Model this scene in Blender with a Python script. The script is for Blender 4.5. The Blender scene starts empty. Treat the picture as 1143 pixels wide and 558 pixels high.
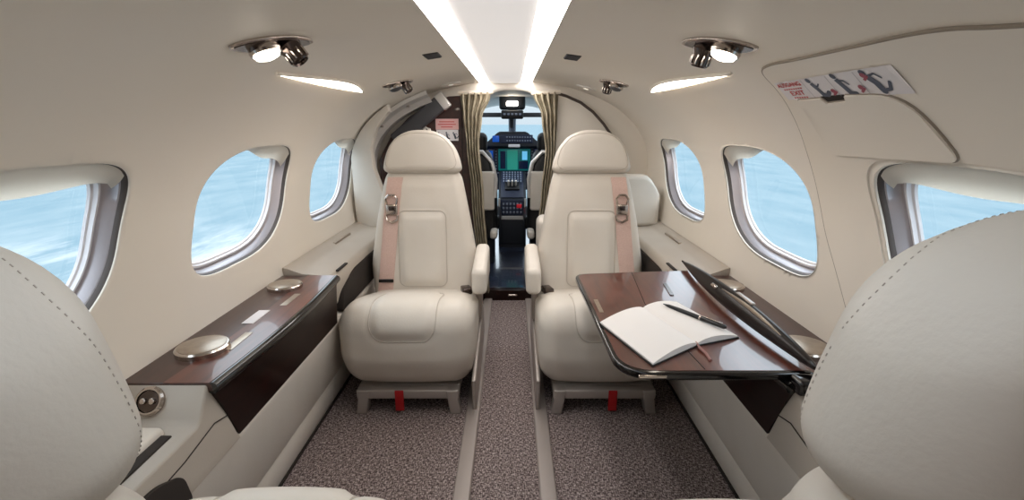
import bpy, bmesh, math, random
from mathutils import Vector, Matrix
from mathutils.geometry import delaunay_2d_cdt
from mathutils.bvhtree import BVHTree

random.seed(7)
PI = math.pi
scene = bpy.context.scene
COL = scene.collection

# ------------------------------------------------------------------ materials
def rgb(r, g, b):
    f = lambda c: (c / 255 / 12.92) if c / 255 <= .04045 else ((c / 255 + .055) / 1.055) ** 2.4
    return (f(r), f(g), f(b), 1)

MATS = {}
def mat(name, col, rough=.5, metal=0, coat=0, emit=None, estr=0, noise=None, bump=None, ior=1.45, spec=.5):
    """principled material; noise=(scale, colour2, detail), bump=(scale, strength)"""
    m = bpy.data.materials.new(name); m.use_nodes = True
    nt = m.node_tree; b = nt.nodes['Principled BSDF']
    b.inputs['Base Color'].default_value = col
    b.inputs['Roughness'].default_value = rough
    b.inputs['Metallic'].default_value = metal
    b.inputs['Coat Weight'].default_value = coat
    b.inputs['Coat Roughness'].default_value = .03
    b.inputs['IOR'].default_value = ior
    b.inputs['Specular IOR Level'].default_value = spec
    if emit:
        b.inputs['Emission Color'].default_value = emit
        b.inputs['Emission Strength'].default_value = estr
    tc = nt.nodes.new('ShaderNodeTexCoord')
    if noise:
        n = nt.nodes.new('ShaderNodeTexNoise'); n.inputs['Scale'].default_value = noise[0]
        n.inputs['Detail'].default_value = noise[2] if len(noise) > 2 else 3
        nt.links.new(tc.outputs['Object'], n.inputs['Vector'])
        r = nt.nodes.new('ShaderNodeValToRGB')
        r.color_ramp.elements[0].position = .35; r.color_ramp.elements[1].position = .68
        r.color_ramp.elements[0].color = col; r.color_ramp.elements[1].color = noise[1]
        nt.links.new(n.outputs['Fac'], r.inputs['Fac']); nt.links.new(r.outputs['Color'], b.inputs['Base Color'])
    if bump:
        n2 = nt.nodes.new('ShaderNodeTexNoise'); n2.inputs['Scale'].default_value = bump[0]
        n2.inputs['Detail'].default_value = 4
        nt.links.new(tc.outputs['Object'], n2.inputs['Vector'])
        bp = nt.nodes.new('ShaderNodeBump'); bp.inputs['Strength'].default_value = bump[1]
        bp.inputs['Distance'].default_value = .002
        nt.links.new(n2.outputs['Fac'], bp.inputs['Height']); nt.links.new(bp.outputs['Normal'], b.inputs['Normal'])
    MATS[name] = m
    return m

WALL = mat('cream_wall_lining', rgb(233, 226, 216), .55, bump=(90, .05), noise=(1.4, rgb(230, 222, 209), 2))
CEIL = mat('ceiling_trim', rgb(228, 222, 214), .6)
CEILP = mat('ceiling_panel_spill_glow', rgb(232, 228, 224), .5, emit=rgb(255, 250, 247), estr=.5)  # no lamp: weak emission stands in for strip light spilling onto the panel
LEATH = mat('cream_leather', rgb(213, 206, 196), .46, bump=(160, .16), noise=(6, rgb(208, 200, 189), 2))
LEATH2 = mat('taupe_leather', rgb(180, 171, 160), .5, bump=(160, .15), noise=(5, rgb(174, 164, 152), 2))
SEAM = mat('seam_thread', rgb(186, 177, 166), .7)
STITCH = mat('stitch_thread', rgb(184, 174, 164), .8)
SHADE = mat('shade_fabric', rgb(238, 230, 217), .8)
def add_translucency(m, col, f):
    nt = m.node_tree; out = nt.nodes['Material Output']; b = nt.nodes['Principled BSDF']
    t = nt.nodes.new('ShaderNodeBsdfTranslucent'); t.inputs['Color'].default_value = col
    mx = nt.nodes.new('ShaderNodeMixShader'); mx.inputs[0].default_value = f
    nt.links.new(b.outputs[0], mx.inputs[1]); nt.links.new(t.outputs[0], mx.inputs[2]); nt.links.new(mx.outputs[0], out.inputs['Surface'])
add_translucency(SHADE, rgb(240, 228, 210), .35)
FRAMEM = mat('window_frame_grey', rgb(170, 164, 168), .32, .55)
LINERM = mat('window_liner', rgb(214, 210, 212), .4)
GASKET = mat('dark_gasket', rgb(70, 60, 55), .6)
GAP = mat('shadow_gap', rgb(40, 33, 29), .8)
SEAMW = mat('panel_seam', rgb(150, 139, 126), .7)
CHROME = mat('chrome', rgb(190, 180, 172), .16, 1)
DCHROME = mat('dark_chrome', rgb(88, 78, 74), .2, 1)
CHAMP = mat('champagne_metal', rgb(178, 165, 150), .34, .85, noise=(60, rgb(166, 152, 138), 2))
SILVER = mat('silver_paint', rgb(176, 168, 162), .38, .45)
STRIP = mat('track_cover', rgb(160, 150, 144), .45, .15)
BLACK = mat('black_plastic', rgb(18, 17, 18), .4)
BGLOSS = mat('black_gloss', rgb(10, 8, 9), .12, coat=.4)
DGREY = mat('dark_grey', rgb(70, 70, 74), .4)
STEEL = mat('brushed_steel', rgb(214, 210, 206), .3, .35)
BELT = mat('belt_webbing', rgb(208, 180, 169), .75, bump=(400, .3), noise=(220, rgb(199, 168, 157), 2))
RED = mat('red_webbing', rgb(170, 20, 26), .6)
WHITE = mat('white_print', rgb(226, 222, 224), .6)
PINK = mat('pink_print', rgb(224, 178, 176), .6)
REDINK = mat('red_ink', rgb(196, 60, 62), .7)
DREDINK = mat('dull_red_ink', rgb(160, 84, 96), .7)
GREYINK = mat('grey_ink', rgb(88, 94, 108), .7)
GREYINK2 = mat('light_grey_ink', rgb(150, 150, 156), .7)
PAPER = mat('notebook_paper', rgb(228, 224, 221), .75)
RIBBON = mat('ribbon', rgb(150, 110, 104), .7)
NAVY = mat('navy_floor', rgb(26, 30, 44), .25, coat=.5, noise=(4, rgb(44, 54, 76), 2))
COCK = mat('cockpit_dark', rgb(30, 34, 42), .5)
COCKG = mat('cockpit_grey', rgb(104, 108, 120), .5)
PANELM = mat('panel_dark_blue', rgb(34, 42, 64), .45)
BUTT = mat('button_grey', rgb(136, 144, 162), .4)
LAMP = mat('lamp_glow', rgb(255, 250, 240), .4, emit=rgb(255, 244, 226), estr=14)
STRIPL = mat('strip_light_glow', rgb(255, 250, 245), .4, emit=rgb(255, 249, 245), estr=11.5)
SLOTL = mat('slot_light_glow', rgb(255, 250, 240), .4, emit=rgb(255, 244, 228), estr=9)
SCR_T = mat('screen_teal', rgb(10, 60, 66), .2, emit=rgb(40, 150, 150), estr=.22)
SCR_B = mat('screen_blue', rgb(6, 20, 60), .2, emit=rgb(30, 90, 190), estr=.7)
SCR_D = mat('screen_dark', rgb(8, 12, 24), .15, emit=rgb(20, 36, 70), estr=.35)
GREEN = mat('screen_green_glow', rgb(20, 120, 110), .2, emit=rgb(60, 170, 150), estr=.35)
CYAN = mat('screen_cyan_glow', rgb(60, 140, 190), .2, emit=rgb(110, 190, 230), estr=.8)
REDGLOW = mat('red_button', rgb(190, 40, 50), .4, emit=rgb(200, 40, 50), estr=.3)

def wood_mat(name, c1, c2, rough=.14, coat=1):
    m = bpy.data.materials.new(name); m.use_nodes = True; nt = m.node_tree; b = nt.nodes['Principled BSDF']
    tc = nt.nodes.new('ShaderNodeTexCoord'); mp = nt.nodes.new('ShaderNodeMapping')
    mp.inputs['Scale'].default_value = (16, 1.6, 16)
    nt.links.new(tc.outputs['Object'], mp.inputs['Vector'])
    n = nt.nodes.new('ShaderNodeTexNoise'); n.inputs['Scale'].default_value = 3; n.inputs['Detail'].default_value = 6
    n.inputs['Distortion'].default_value = .6
    nt.links.new(mp.outputs['Vector'], n.inputs['Vector'])
    r = nt.nodes.new('ShaderNodeValToRGB'); r.color_ramp.elements[0].position = .3; r.color_ramp.elements[1].position = .75
    r.color_ramp.elements[0].color = c1; r.color_ramp.elements[1].color = c2
    nt.links.new(n.outputs['Fac'], r.inputs['Fac']); nt.links.new(r.outputs['Color'], b.inputs['Base Color'])
    b.inputs['Roughness'].default_value = rough + .15
    b.inputs['Coat Weight'].default_value = coat; b.inputs['Coat Roughness'].default_value = .03
    return m
WOOD = wood_mat('walnut_veneer_gloss', rgb(66, 28, 19), rgb(98, 46, 32), .14, .7)
WOODV = wood_mat('ledge_veneer', rgb(70, 32, 22), rgb(104, 52, 37), .2, .4)
LEAFM = wood_mat('black_walnut_lacquer', rgb(12, 7, 6), rgb(26, 13, 10), .15, .0)
LEAFM.node_tree.nodes['Principled BSDF'].inputs['Specular IOR Level'].default_value = .25
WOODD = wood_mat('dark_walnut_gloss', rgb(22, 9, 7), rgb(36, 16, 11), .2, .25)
WOODT = wood_mat('dark_walnut_top', rgb(48, 25, 19), rgb(74, 42, 33), .25, .35)
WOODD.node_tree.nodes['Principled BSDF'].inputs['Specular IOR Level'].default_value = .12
WOODG = wood_mat('galley_walnut', rgb(40, 17, 13), rgb(66, 31, 23), .3, .5)

def carpet_mat():
    m = bpy.data.materials.new('tweed_carpet'); m.use_nodes = True; nt = m.node_tree; b = nt.nodes['Principled BSDF']
    tc = nt.nodes.new('ShaderNodeTexCoord')
    outs = []
    for sc in ((340, 90, 1), (90, 340, 1)):
        mp = nt.nodes.new('ShaderNodeMapping'); mp.inputs['Scale'].default_value = sc
        nt.links.new(tc.outputs['Object'], mp.inputs['Vector'])
        n = nt.nodes.new('ShaderNodeTexNoise'); n.inputs['Scale'].default_value = 1; n.inputs['Detail'].default_value = 2
        nt.links.new(mp.outputs['Vector'], n.inputs['Vector']); outs.append(n.outputs['Fac'])
    mx = nt.nodes.new('ShaderNodeMath'); mx.operation = 'ADD'
    nt.links.new(outs[0], mx.inputs[0]); nt.links.new(outs[1], mx.inputs[1])
    ml = nt.nodes.new('ShaderNodeMath'); ml.operation = 'MULTIPLY'; ml.inputs[1].default_value = .5
    nt.links.new(mx.outputs[0], ml.inputs[0])
    r = nt.nodes.new('ShaderNodeValToRGB'); e = r.color_ramp.elements
    e[0].position = .41; e[0].color = rgb(70, 60, 59); e[1].position = .60; e[1].color = rgb(190, 176, 172)
    k = e.new(.5); k.color = rgb(118, 105, 103)
    nt.links.new(ml.outputs[0], r.inputs['Fac']); nt.links.new(r.outputs['Color'], b.inputs['Base Color'])
    b.inputs['Roughness'].default_value = .95; b.inputs['Specular IOR Level'].default_value = .1
    bp = nt.nodes.new('ShaderNodeBump'); bp.inputs['Strength'].default_value = .6; bp.inputs['Distance'].default_value = .004
    nt.links.new(ml.outputs[0], bp.inputs['Height']); nt.links.new(bp.outputs['Normal'], b.inputs['Normal'])
    return m
CARPET = carpet_mat()

def curtain_mat():
    m = bpy.data.materials.new('curtain_fabric'); m.use_nodes = True; nt = m.node_tree; b = nt.nodes['Principled BSDF']
    tc = nt.nodes.new('ShaderNodeTexCoord'); mp = nt.nodes.new('ShaderNodeMapping')
    mp.inputs['Scale'].default_value = (70, 70, 14)
    nt.links.new(tc.outputs['Object'], mp.inputs['Vector'])
    n = nt.nodes.new('ShaderNodeTexNoise'); n.inputs['Scale'].default_value = 1; n.inputs['Detail'].default_value = 2
    nt.links.new(mp.outputs['Vector'], n.inputs['Vector'])
    r = nt.nodes.new('ShaderNodeValToRGB'); e = r.color_ramp.elements
    e[0].position = .38; e[0].color = rgb(120, 109, 90); e[1].position = .62; e[1].color = rgb(170, 160, 138)
    nt.links.new(n.outputs['Fac'], r.inputs['Fac']); nt.links.new(r.outputs['Color'], b.inputs['Base Color'])
    b.inputs['Roughness'].default_value = .8
    return m
CURT = curtain_mat()

def glass_mat():
    m = bpy.data.materials.new('window_glass'); m.use_nodes = True; nt = m.node_tree
    nt.nodes.remove(nt.nodes['Principled BSDF'])
    out = nt.nodes['Material Output']
    t = nt.nodes.new('ShaderNodeBsdfTransparent'); t.inputs['Color'].default_value = (.97, .985, .99, 1)
    g = nt.nodes.new('ShaderNodeBsdfGlossy'); g.inputs['Roughness'].default_value = .02
    mx = nt.nodes.new('ShaderNodeMixShader'); mx.inputs[0].default_value = .035
    nt.links.new(t.outputs[0], mx.inputs[1]); nt.links.new(g.outputs[0], mx.inputs[2]); nt.links.new(mx.outputs[0], out.inputs['Surface'])
    return m
GLASS = glass_mat()

def sea_mat():
    m = bpy.data.materials.new('sea_water'); m.use_nodes = True; nt = m.node_tree; b = nt.nodes['Principled BSDF']
    tc = nt.nodes.new('ShaderNodeTexCoord')
    mp = nt.nodes.new('ShaderNodeMapping'); mp.inputs['Scale'].default_value = (.03, .012, 1); mp.inputs['Rotation'].default_value = (0, 0, .5)
    nt.links.new(tc.outputs['Object'], mp.inputs['Vector'])
    n = nt.nodes.new('ShaderNodeTexNoise'); n.inputs['Scale'].default_value = 1; n.inputs['Detail'].default_value = 7; n.inputs['Roughness'].default_value = .62
    nt.links.new(mp.outputs['Vector'], n.inputs['Vector'])
    r = nt.nodes.new('ShaderNodeValToRGB'); e = r.color_ramp.elements
    e[0].position = .3; e[0].color = (.125, .180, .208, 1); e[1].position = .70; e[1].color = (.185, .228, .246, 1)
    nt.links.new(n.outputs['Fac'], r.inputs['Fac'])
    # broken surf close to the aircraft
    mp2 = nt.nodes.new('ShaderNodeMapping'); mp2.inputs['Scale'].default_value = (.016, .005, 1); mp2.inputs['Location'].default_value = (.3, .2, 0)
    nt.links.new(tc.outputs['Object'], mp2.inputs['Vector'])
    n2 = nt.nodes.new('ShaderNodeTexNoise'); n2.inputs['Scale'].default_value = 1.4; n2.inputs['Detail'].default_value = 9; n2.inputs['Roughness'].default_value = .68
    nt.links.new(mp2.outputs['Vector'], n2.inputs['Vector'])
    r2 = nt.nodes.new('ShaderNodeValToRGB'); f = r2.color_ramp.elements
    f[0].position = .45; f[0].color = (0, 0, 0, 1); f[1].position = .57; f[1].color = (1, 1, 1, 1)
    nt.links.new(n2.outputs['Fac'], r2.inputs['Fac'])
    # surf only in a coastal band at the left near side
    sx = nt.nodes.new('ShaderNodeSeparateXYZ'); nt.links.new(tc.outputs['Object'], sx.inputs[0])
    mr = nt.nodes.new('ShaderNodeMapRange'); mr.inputs['From Min'].default_value = -330; mr.inputs['From Max'].default_value = -190
    nt.links.new(sx.outputs['X'], mr.inputs['Value'])
    mr2 = nt.nodes.new('ShaderNodeMapRange'); mr2.inputs['From Min'].default_value = 20; mr2.inputs['From Max'].default_value = -10
    nt.links.new(sx.outputs['X'], mr2.inputs['Value'])
    mr3 = nt.nodes.new('ShaderNodeMapRange'); mr3.inputs['From Min'].default_value = 330; mr3.inputs['From Max'].default_value = 250
    nt.links.new(sx.outputs['Y'], mr3.inputs['Value'])
    m1 = nt.nodes.new('ShaderNodeMath'); m1.operation = 'MULTIPLY'; nt.links.new(mr.outputs[0], m1.inputs[0]); nt.links.new(mr2.outputs[0], m1.inputs[1])
    m1b = nt.nodes.new('ShaderNodeMath'); m1b.operation = 'MULTIPLY'; nt.links.new(m1.outputs[0], m1b.inputs[0]); nt.links.new(mr3.outputs[0], m1b.inputs[1])
    m2 = nt.nodes.new('ShaderNodeMath'); m2.operation = 'MULTIPLY'; nt.links.new(m1b.outputs[0], m2.inputs[0]); nt.links.new(r2.outputs['Color'], m2.inputs[1])
    mix = nt.nodes.new('ShaderNodeMix'); mix.data_type = 'RGBA'
    nt.links.new(m2.outputs[0], mix.inputs['Factor']); nt.links.new(r.outputs['Color'], mix.inputs['A'])
    mix.inputs['B'].default_value = (.32, .33, .33, 1)
    nt.links.new(mix.outputs['Result'], b.inputs['Base Color'])
    b.inputs['Roughness'].default_value = 1; b.inputs['Specular IOR Level'].default_value = 0
    return m
SEA = sea_mat()

# ------------------------------------------------------------------ object helpers
def obj(name, bm, m, parent=None, smooth=True, kind=None, label=None, angle=40, merge=True):
    if merge: bmesh.ops.remove_doubles(bm, verts=bm.verts, dist=1e-6)
    me = bpy.data.meshes.new(name); bm.to_mesh(me); bm.free()
    if smooth:
        for p in me.polygons: p.use_smooth = True
        if angle: me.set_sharp_from_angle(angle=math.radians(angle))
    me.materials.append(m)
    o = bpy.data.objects.new(name, me); COL.objects.link(o)
    if parent is not None: o.parent = parent
    if kind: o['kind'] = kind
    if label: o['label'] = label
    return o

def tag(o, label, cat, group=None):
    o['label'] = label; o['category'] = cat
    if group: o['group'] = group
    return o

def thing(name, label, cat, loc=(0, 0, 0), rotz=0, group=None):
    o = bpy.data.objects.new(name, None); COL.objects.link(o)
    o.location = loc; o.rotation_euler = (0, 0, rotz); o.empty_display_size = .05
    return tag(o, label, cat, group)

def struct_root(name, loc=(0, 0, 0)):
    o = bpy.data.objects.new(name, None); COL.objects.link(o); o.location = loc; o['kind'] = 'structure'; o.empty_display_size = .05
    return o

def BM(): return bmesh.new()
def sm(t): t = max(0, min(1, t)); return t * t * (3 - 2 * t)

def rbox(bm, size, r=.02, k=3, m=4, M=None, deform=None):
    """rounded box centred at the origin"""
    h = [s / 2 for s in size]; r = min(r, min(h) * .999)
    def axis(a):
        inn = h[a] - r
        c = [inn + r * math.tan(PI / 4 * i / k) for i in range(1, k + 1)]
        mid = [-inn + 2 * inn * i / m for i in range(m + 1)]
        return [-x for x in reversed(c)] + mid + c
    ax = [axis(0), axis(1), axis(2)]
    inn = [x - r for x in h]
    def mk(p):
        c = [max(-inn[i], min(inn[i], p[i])) for i in range(3)]
        d = Vector([p[i] - c[i] for i in range(3)])
        q = Vector(c)
        if d.length > 1e-9: q = q + d.normalized() * r
        if deform: q = deform(q)
        if M: q = M @ q
        return q
    cache = {}
    def V(p):
        key = tuple(round(x, 7) for x in p)
        if key not in cache: cache[key] = bm.verts.new(mk(p))
        return cache[key]
    for a in range(3):
        b, c = (a + 1) % 3, (a + 2) % 3
        for s in (-1, 1):
            for i in range(len(ax[b]) - 1):
                for j in range(len(ax[c]) - 1):
                    q = []
                    for di, dj in ((0, 0), (1, 0), (1, 1), (0, 1)):
                        p = [0, 0, 0]; p[a] = s * h[a]; p[b] = ax[b][i + di]; p[c] = ax[c][j + dj]
                        q.append(V(p))
                    if s < 0: q.reverse()
                    try: bm.faces.new(q)
                    except ValueError: pass
    return bm

def T(x, y, z): return Matrix.Translation((x, y, z))
def R(a, ax): return Matrix.Rotation(a, 4, ax)

def rb(x0, x1, y0, y1, z0, z1, r=.004, k=2, m=1, bm=None, M=None, deform=None):
    bm = bm if bm is not None else BM()
    MM = T((x0 + x1) / 2, (y0 + y1) / 2, (z0 + z1) / 2)
    if M: MM = M @ MM
    return rbox(bm, (abs(x1 - x0), abs(y1 - y0), abs(z1 - z0)), r, k, m, MM, deform)

def tube(pts, rad, bm=None, n=8, closed=False, cap=True):
    bm = bm if bm is not None else BM()
    pts = [Vector(p) for p in pts]; N = len(pts)
    rads = rad if isinstance(rad, (list, tuple)) else [rad] * N
    prev = None; rings = []
    for i, p in enumerate(pts):
        if closed: t = pts[(i + 1) % N] - pts[i - 1]
        else: t = pts[min(i + 1, N - 1)] - pts[max(i - 1, 0)]
        if t.length < 1e-9: t = Vector((0, 0, 1))
        t.normalize()
        if prev is None:
            u = t.orthogonal().normalized()
        else:
            u = (prev - t * prev.dot(t))
            u = u.normalized() if u.length > 1e-6 else t.orthogonal().normalized()
        prev = u; w = t.cross(u)
        rings.append([bm.verts.new(p + (u * math.cos(2 * PI * j / n) + w * math.sin(2 * PI * j / n)) * rads[i]) for j in range(n)])
    for i in range(N if closed else N - 1):
        a, b = rings[i], rings[(i + 1) % N]
        for j in range(n): bm.faces.new((a[j], a[(j + 1) % n], b[(j + 1) % n], b[j]))
    if not closed and cap:
        bm.faces.new(list(reversed(rings[0]))); bm.faces.new(rings[-1])
    return bm

def lathe(prof, bm=None, n=32, M=None):
    """prof: list of (radius, z)"""
    bm = bm if bm is not None else BM()
    rings = []
    for r, z in prof:
        ring = []
        for j in range(n):
            v = Vector((r * math.cos(2 * PI * j / n), r * math.sin(2 * PI * j / n), z))
            ring.append(bm.verts.new(M @ v if M else v))
        rings.append(ring)
    for a, b in zip(rings, rings[1:]):
        for j in range(n): bm.faces.new((a[j], a[(j + 1) % n], b[(j + 1) % n], b[j]))
    if prof[0][0] > 1e-6: bm.faces.new(list(reversed(rings[0])))
    if prof[-1][0] > 1e-6: bm.faces.new(rings[-1])
    return bm

def prism(poly, h0, h1, bm=None, M=None, bevel=0):
    """poly in XY extruded in z from h0 to h1"""
    own = BM()
    vs = [own.verts.new((x, y, h0)) for x, y in poly]
    f = own.faces.new(vs)
    r = bmesh.ops.extrude_face_region(own, geom=[f])
    bmesh.ops.translate(own, verts=[v for v in r['geom'] if isinstance(v, bmesh.types.BMVert)], vec=(0, 0, h1 - h0))
    bmesh.ops.recalc_face_normals(own, faces=own.faces)
    if bevel:
        es = [e for e in own.edges if abs(e.verts[0].co.z - e.verts[1].co.z) < 1e-6]
        bmesh.ops.bevel(own, geom=es, offset=bevel, segments=3, profile=.5, affect='EDGES')
    if M: bmesh.ops.transform(own, matrix=M, verts=own.verts)
    if bm is None: return own
    me = bpy.data.meshes.new('tmp'); own.to_mesh(me); own.free(); bm.from_mesh(me); bpy.data.meshes.remove(me)
    return bm

def extrude_xz(poly, y0, y1, bm=None, bevel=0):      # poly in (x, z), extruded along y
    M = Matrix(((1, 0, 0, 0), (0, 0, 1, 0), (0, 1, 0, 0), (0, 0, 0, 1)))
    return prism(poly, y0, y1, bm, M, bevel)
def extrude_yz(poly, x0, x1, bm=None, bevel=0):      # poly in (y, z), extruded along x
    M = Matrix(((0, 0, 1, 0), (1, 0, 0, 0), (0, 1, 0, 0), (0, 0, 0, 1)))
    return prism(poly, x0, x1, bm, M, bevel)

def fillet(poly, r, n=6):
    out = []; N = len(poly)
    rs = r if isinstance(r, (list, tuple)) else [r] * N
    for i in range(N):
        p = Vector(poly[i]); a = Vector(poly[i - 1]); b = Vector(poly[(i + 1) % N])
        u = a - p; v = b - p; lu, lv = u.length, v.length; u.normalize(); v.normalize()
        rr = min(rs[i], lu * .49, lv * .49)
        if rr < 1e-5: out.append(tuple(p)); continue
        for k in range(n + 1):
            t = k / n
            q = (p + u * rr) * (1 - t) ** 2 + p * 2 * t * (1 - t) + (p + v * rr) * t * t
            out.append(tuple(q))
    return out

def inpoly(x, y, poly):
    c = False; j = len(poly) - 1
    for i in range(len(poly)):
        xi, yi = poly[i]; xj, yj = poly[j]
        if (yi > y) != (yj > y) and x < (xj - xi) * (y - yi) / (yj - yi) + xi: c = not c
        j = i
    return c

def cdt(outline, holes=(), step=.03, extra=()):
    """triangulated 2-D region with interior grid points -> verts, faces"""
    loops = [outline] + list(holes)
    pts = []; edges = []
    for L in loops:
        b = len(pts); pts += [Vector(p) for p in L]
        edges += [(b + i, b + (i + 1) % len(L)) for i in range(len(L))]
    pts += [Vector(p) for p in extra if inpoly(p[0], p[1], outline)]
    bpts = pts[:]
    xs = [p[0] for p in outline]; ys = [p[1] for p in outline]
    nx = int((max(xs) - min(xs)) / step) + 1; ny = int((max(ys) - min(ys)) / step) + 1
    for i in range(1, nx):
        for j in range(1, ny):
            x = min(xs) + (max(xs) - min(xs)) * i / nx; y = min(ys) + (max(ys) - min(ys)) * j / ny
            if not inpoly(x, y, outline) or any(inpoly(x, y, h) for h in holes): continue
            if any((p.x - x) ** 2 + (p.y - y) ** 2 < (step * .4) ** 2 for p in bpts): continue
            pts.append(Vector((x, y)))
    v, e, f, *_ = delaunay_2d_cdt(pts, edges, [], 0, 1e-7)
    F = []
    for t in f:
        cx = sum(v[i][0] for i in t) / 3; cy = sum(v[i][1] for i in t) / 3
        if inpoly(cx, cy, outline) and not any(inpoly(cx, cy, h) for h in holes): F.append(tuple(t))
    return [tuple(p) for p in v], F

# ------------------------------------------------------------------ cabin shell profile
WA, WB, WZ, WN = .81, .47, .81, 2.15
def prof_pts():
    L = []
    for i in range(31):                                    # below the widest point
        z = .34 + (WZ - .34) * i / 30
        L.append((WA * (1 - ((WZ - z) / .95) ** 2.4) ** (1 / 2.4), z))
    for i in range(1, 161):
        a = PI / 2 * i / 160
        L.append((WA * math.cos(a) ** (2 / WN), WZ + WB * math.sin(a) ** (2 / WN)))
    return L
PROF = prof_pts(); ARC = [0]
for a, b in zip(PROF, PROF[1:]): ARC.append(ARC[-1] + math.hypot(b[0] - a[0], b[1] - a[1]))
def at_s(s):
    s = max(0, min(ARC[-1], s))
    import bisect
    i = max(1, min(len(ARC) - 1, bisect.bisect_left(ARC, s)))
    t = (s - ARC[i - 1]) / max(1e-9, ARC[i] - ARC[i - 1])
    return PROF[i - 1][0] + (PROF[i][0] - PROF[i - 1][0]) * t, PROF[i - 1][1] + (PROF[i][1] - PROF[i - 1][1]) * t
def s_of_z(z):
    for i in range(1, len(PROF)):
        if PROF[i][1] >= z:
            t = (z - PROF[i - 1][1]) / max(1e-9, PROF[i][1] - PROF[i - 1][1]); return ARC[i - 1] + (ARC[i] - ARC[i - 1]) * t
    return ARC[-1]
def s_of_x(x):                                             # on the upper curve
    for i in range(31, len(PROF)):
        if PROF[i][0] <= x:
            t = (PROF[i - 1][0] - x) / max(1e-9, PROF[i - 1][0] - PROF[i][0]); return ARC[i - 1] + (ARC[i] - ARC[i - 1]) * t
    return ARC[-1]
def S(side, y, s, off=0):
    """point on the cabin lining; off > 0 moves into the cabin, off < 0 outwards"""
    x, z = at_s(s); x1, z1 = at_s(s - .012); x2, z2 = at_s(s + .012)
    tx, tz = x2 - x1, z2 - z1; l = math.hypot(tx, tz)
    nx, nz = -tz / l, tx / l                               # inward on the right side
    return Vector((side * (x + nx * off), y, z + nz * off))

def sheet(outline, holes, side, off=0, step=.03, thick=0, bm=None, extra=()):
    """curved panel on the lining, outline in (y, s)"""
    bm = bm if bm is not None else BM()
    v, f = cdt(outline, holes, step, extra)
    vs = [bm.verts.new(S(side, y, s, off)) for y, s in v]
    for t in f:
        q = [vs[i] for i in t]
        a, b, c = [p.co for p in q]
        n = (b - a).cross(c - a)
        mid = (a + b + c) / 3
        if n.dot(Vector((0, mid.y, .7)) - mid) < 0: q.reverse()
        try: bm.faces.new(q)
        except ValueError: pass
    if thick:
        for L in [outline] + list(holes):
            a = [bm.verts.new(S(side, y, s, off)) for y, s in L]; b = [bm.verts.new(S(side, y, s, off - thick)) for y, s in L]
            for i in range(len(L)):
                j = (i + 1) % len(L); bm.faces.new((a[i], a[j], b[j], b[i]))
        bmesh.ops.remove_doubles(bm, verts=bm.verts, dist=1e-6)
    return bm

def line_on_wall(pts, side, rad, off=0, closed=False, n=6, bm=None):
    L = []
    N = len(pts)
    for i in range(N if closed else N - 1):
        a, b = pts[i], pts[(i + 1) % N]
        k = max(1, int(math.hypot(b[0] - a[0], b[1] - a[1]) / .02))
        for j in range(k): L.append((a[0] + (b[0] - a[0]) * j / k, a[1] + (b[1] - a[1]) * j / k))
    if not closed: L.append(pts[-1])
    return tube([S(side, y, s, off) for y, s in L], rad, bm, n, closed)

# ------------------------------------------------------------------ windows
WINY = (.735, 1.508, 2.262); WINZ = .815
SW = s_of_z(WINZ)
def win_loop(yc, e=0, n=96, half=.262, hs=.172, shear=.46):
    L = []
    for i in range(n):
        a = 2 * PI * i / n
        c, s = math.cos(a), math.sin(a)
        nq = (3.6 if s > 0 else 2.5) if c > 0 else (2.7 if s > 0 else 4.6)
        ex = 2 / nq
        dy = (half - e) * abs(c) ** ex * (1 if c > 0 else -1); ds = (hs - e) * abs(s) ** ex * (1 if s > 0 else -1)
        L.append((yc + dy + shear * ds, SW + ds))
    return L

Y0, Y1 = -.5, 2.85
SX = {-1: s_of_x(.163), 1: s_of_x(.131)}
def long_loop(y0, y1, s0, s1):
    L = []
    n = 80
    L += [(y0 + (y1 - y0) * i / n, s0) for i in range(n)]
    L += [(y1, s0 + (s1 - s0) * i / 40) for i in range(40)]
    L += [(y1 - (y1 - y0) * i / n, s1) for i in range(n)]
    L += [(y0, s1 - (s1 - s0) * i / 40) for i in range(40)]
    return L
SB = s_of_z(.36)
for side, nm in ((-1, 'left'), (1, 'right')):
    holes = [win_loop(y) for y in WINY]
    bm = sheet(long_loop(Y0, Y1, SB, SX[side]), holes, side, 0, .028, extra=[p for y in WINY for e in (-.008, -.018, -.034) for p in win_loop(y, e)])
    # soft lip turning outwards into every window opening
    for y in WINY:
        rings = [[S(side, a, s, -d) for a, s in win_loop(y, e)] for e, d in ((0, 0), (.0008, .0008), (.0018, .0025), (.002, .0045))]
        vr = [[bm.verts.new(p) for p in r] for r in rings]
        for a, b in zip(vr, vr[1:]):
            for i in range(len(a)):
                j = (i + 1) % len(a); bm.faces.new((a[i], a[j], b[j], b[i]))
    obj('wall_' + nm, bm, WALL, kind='structure', angle=0)

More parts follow.
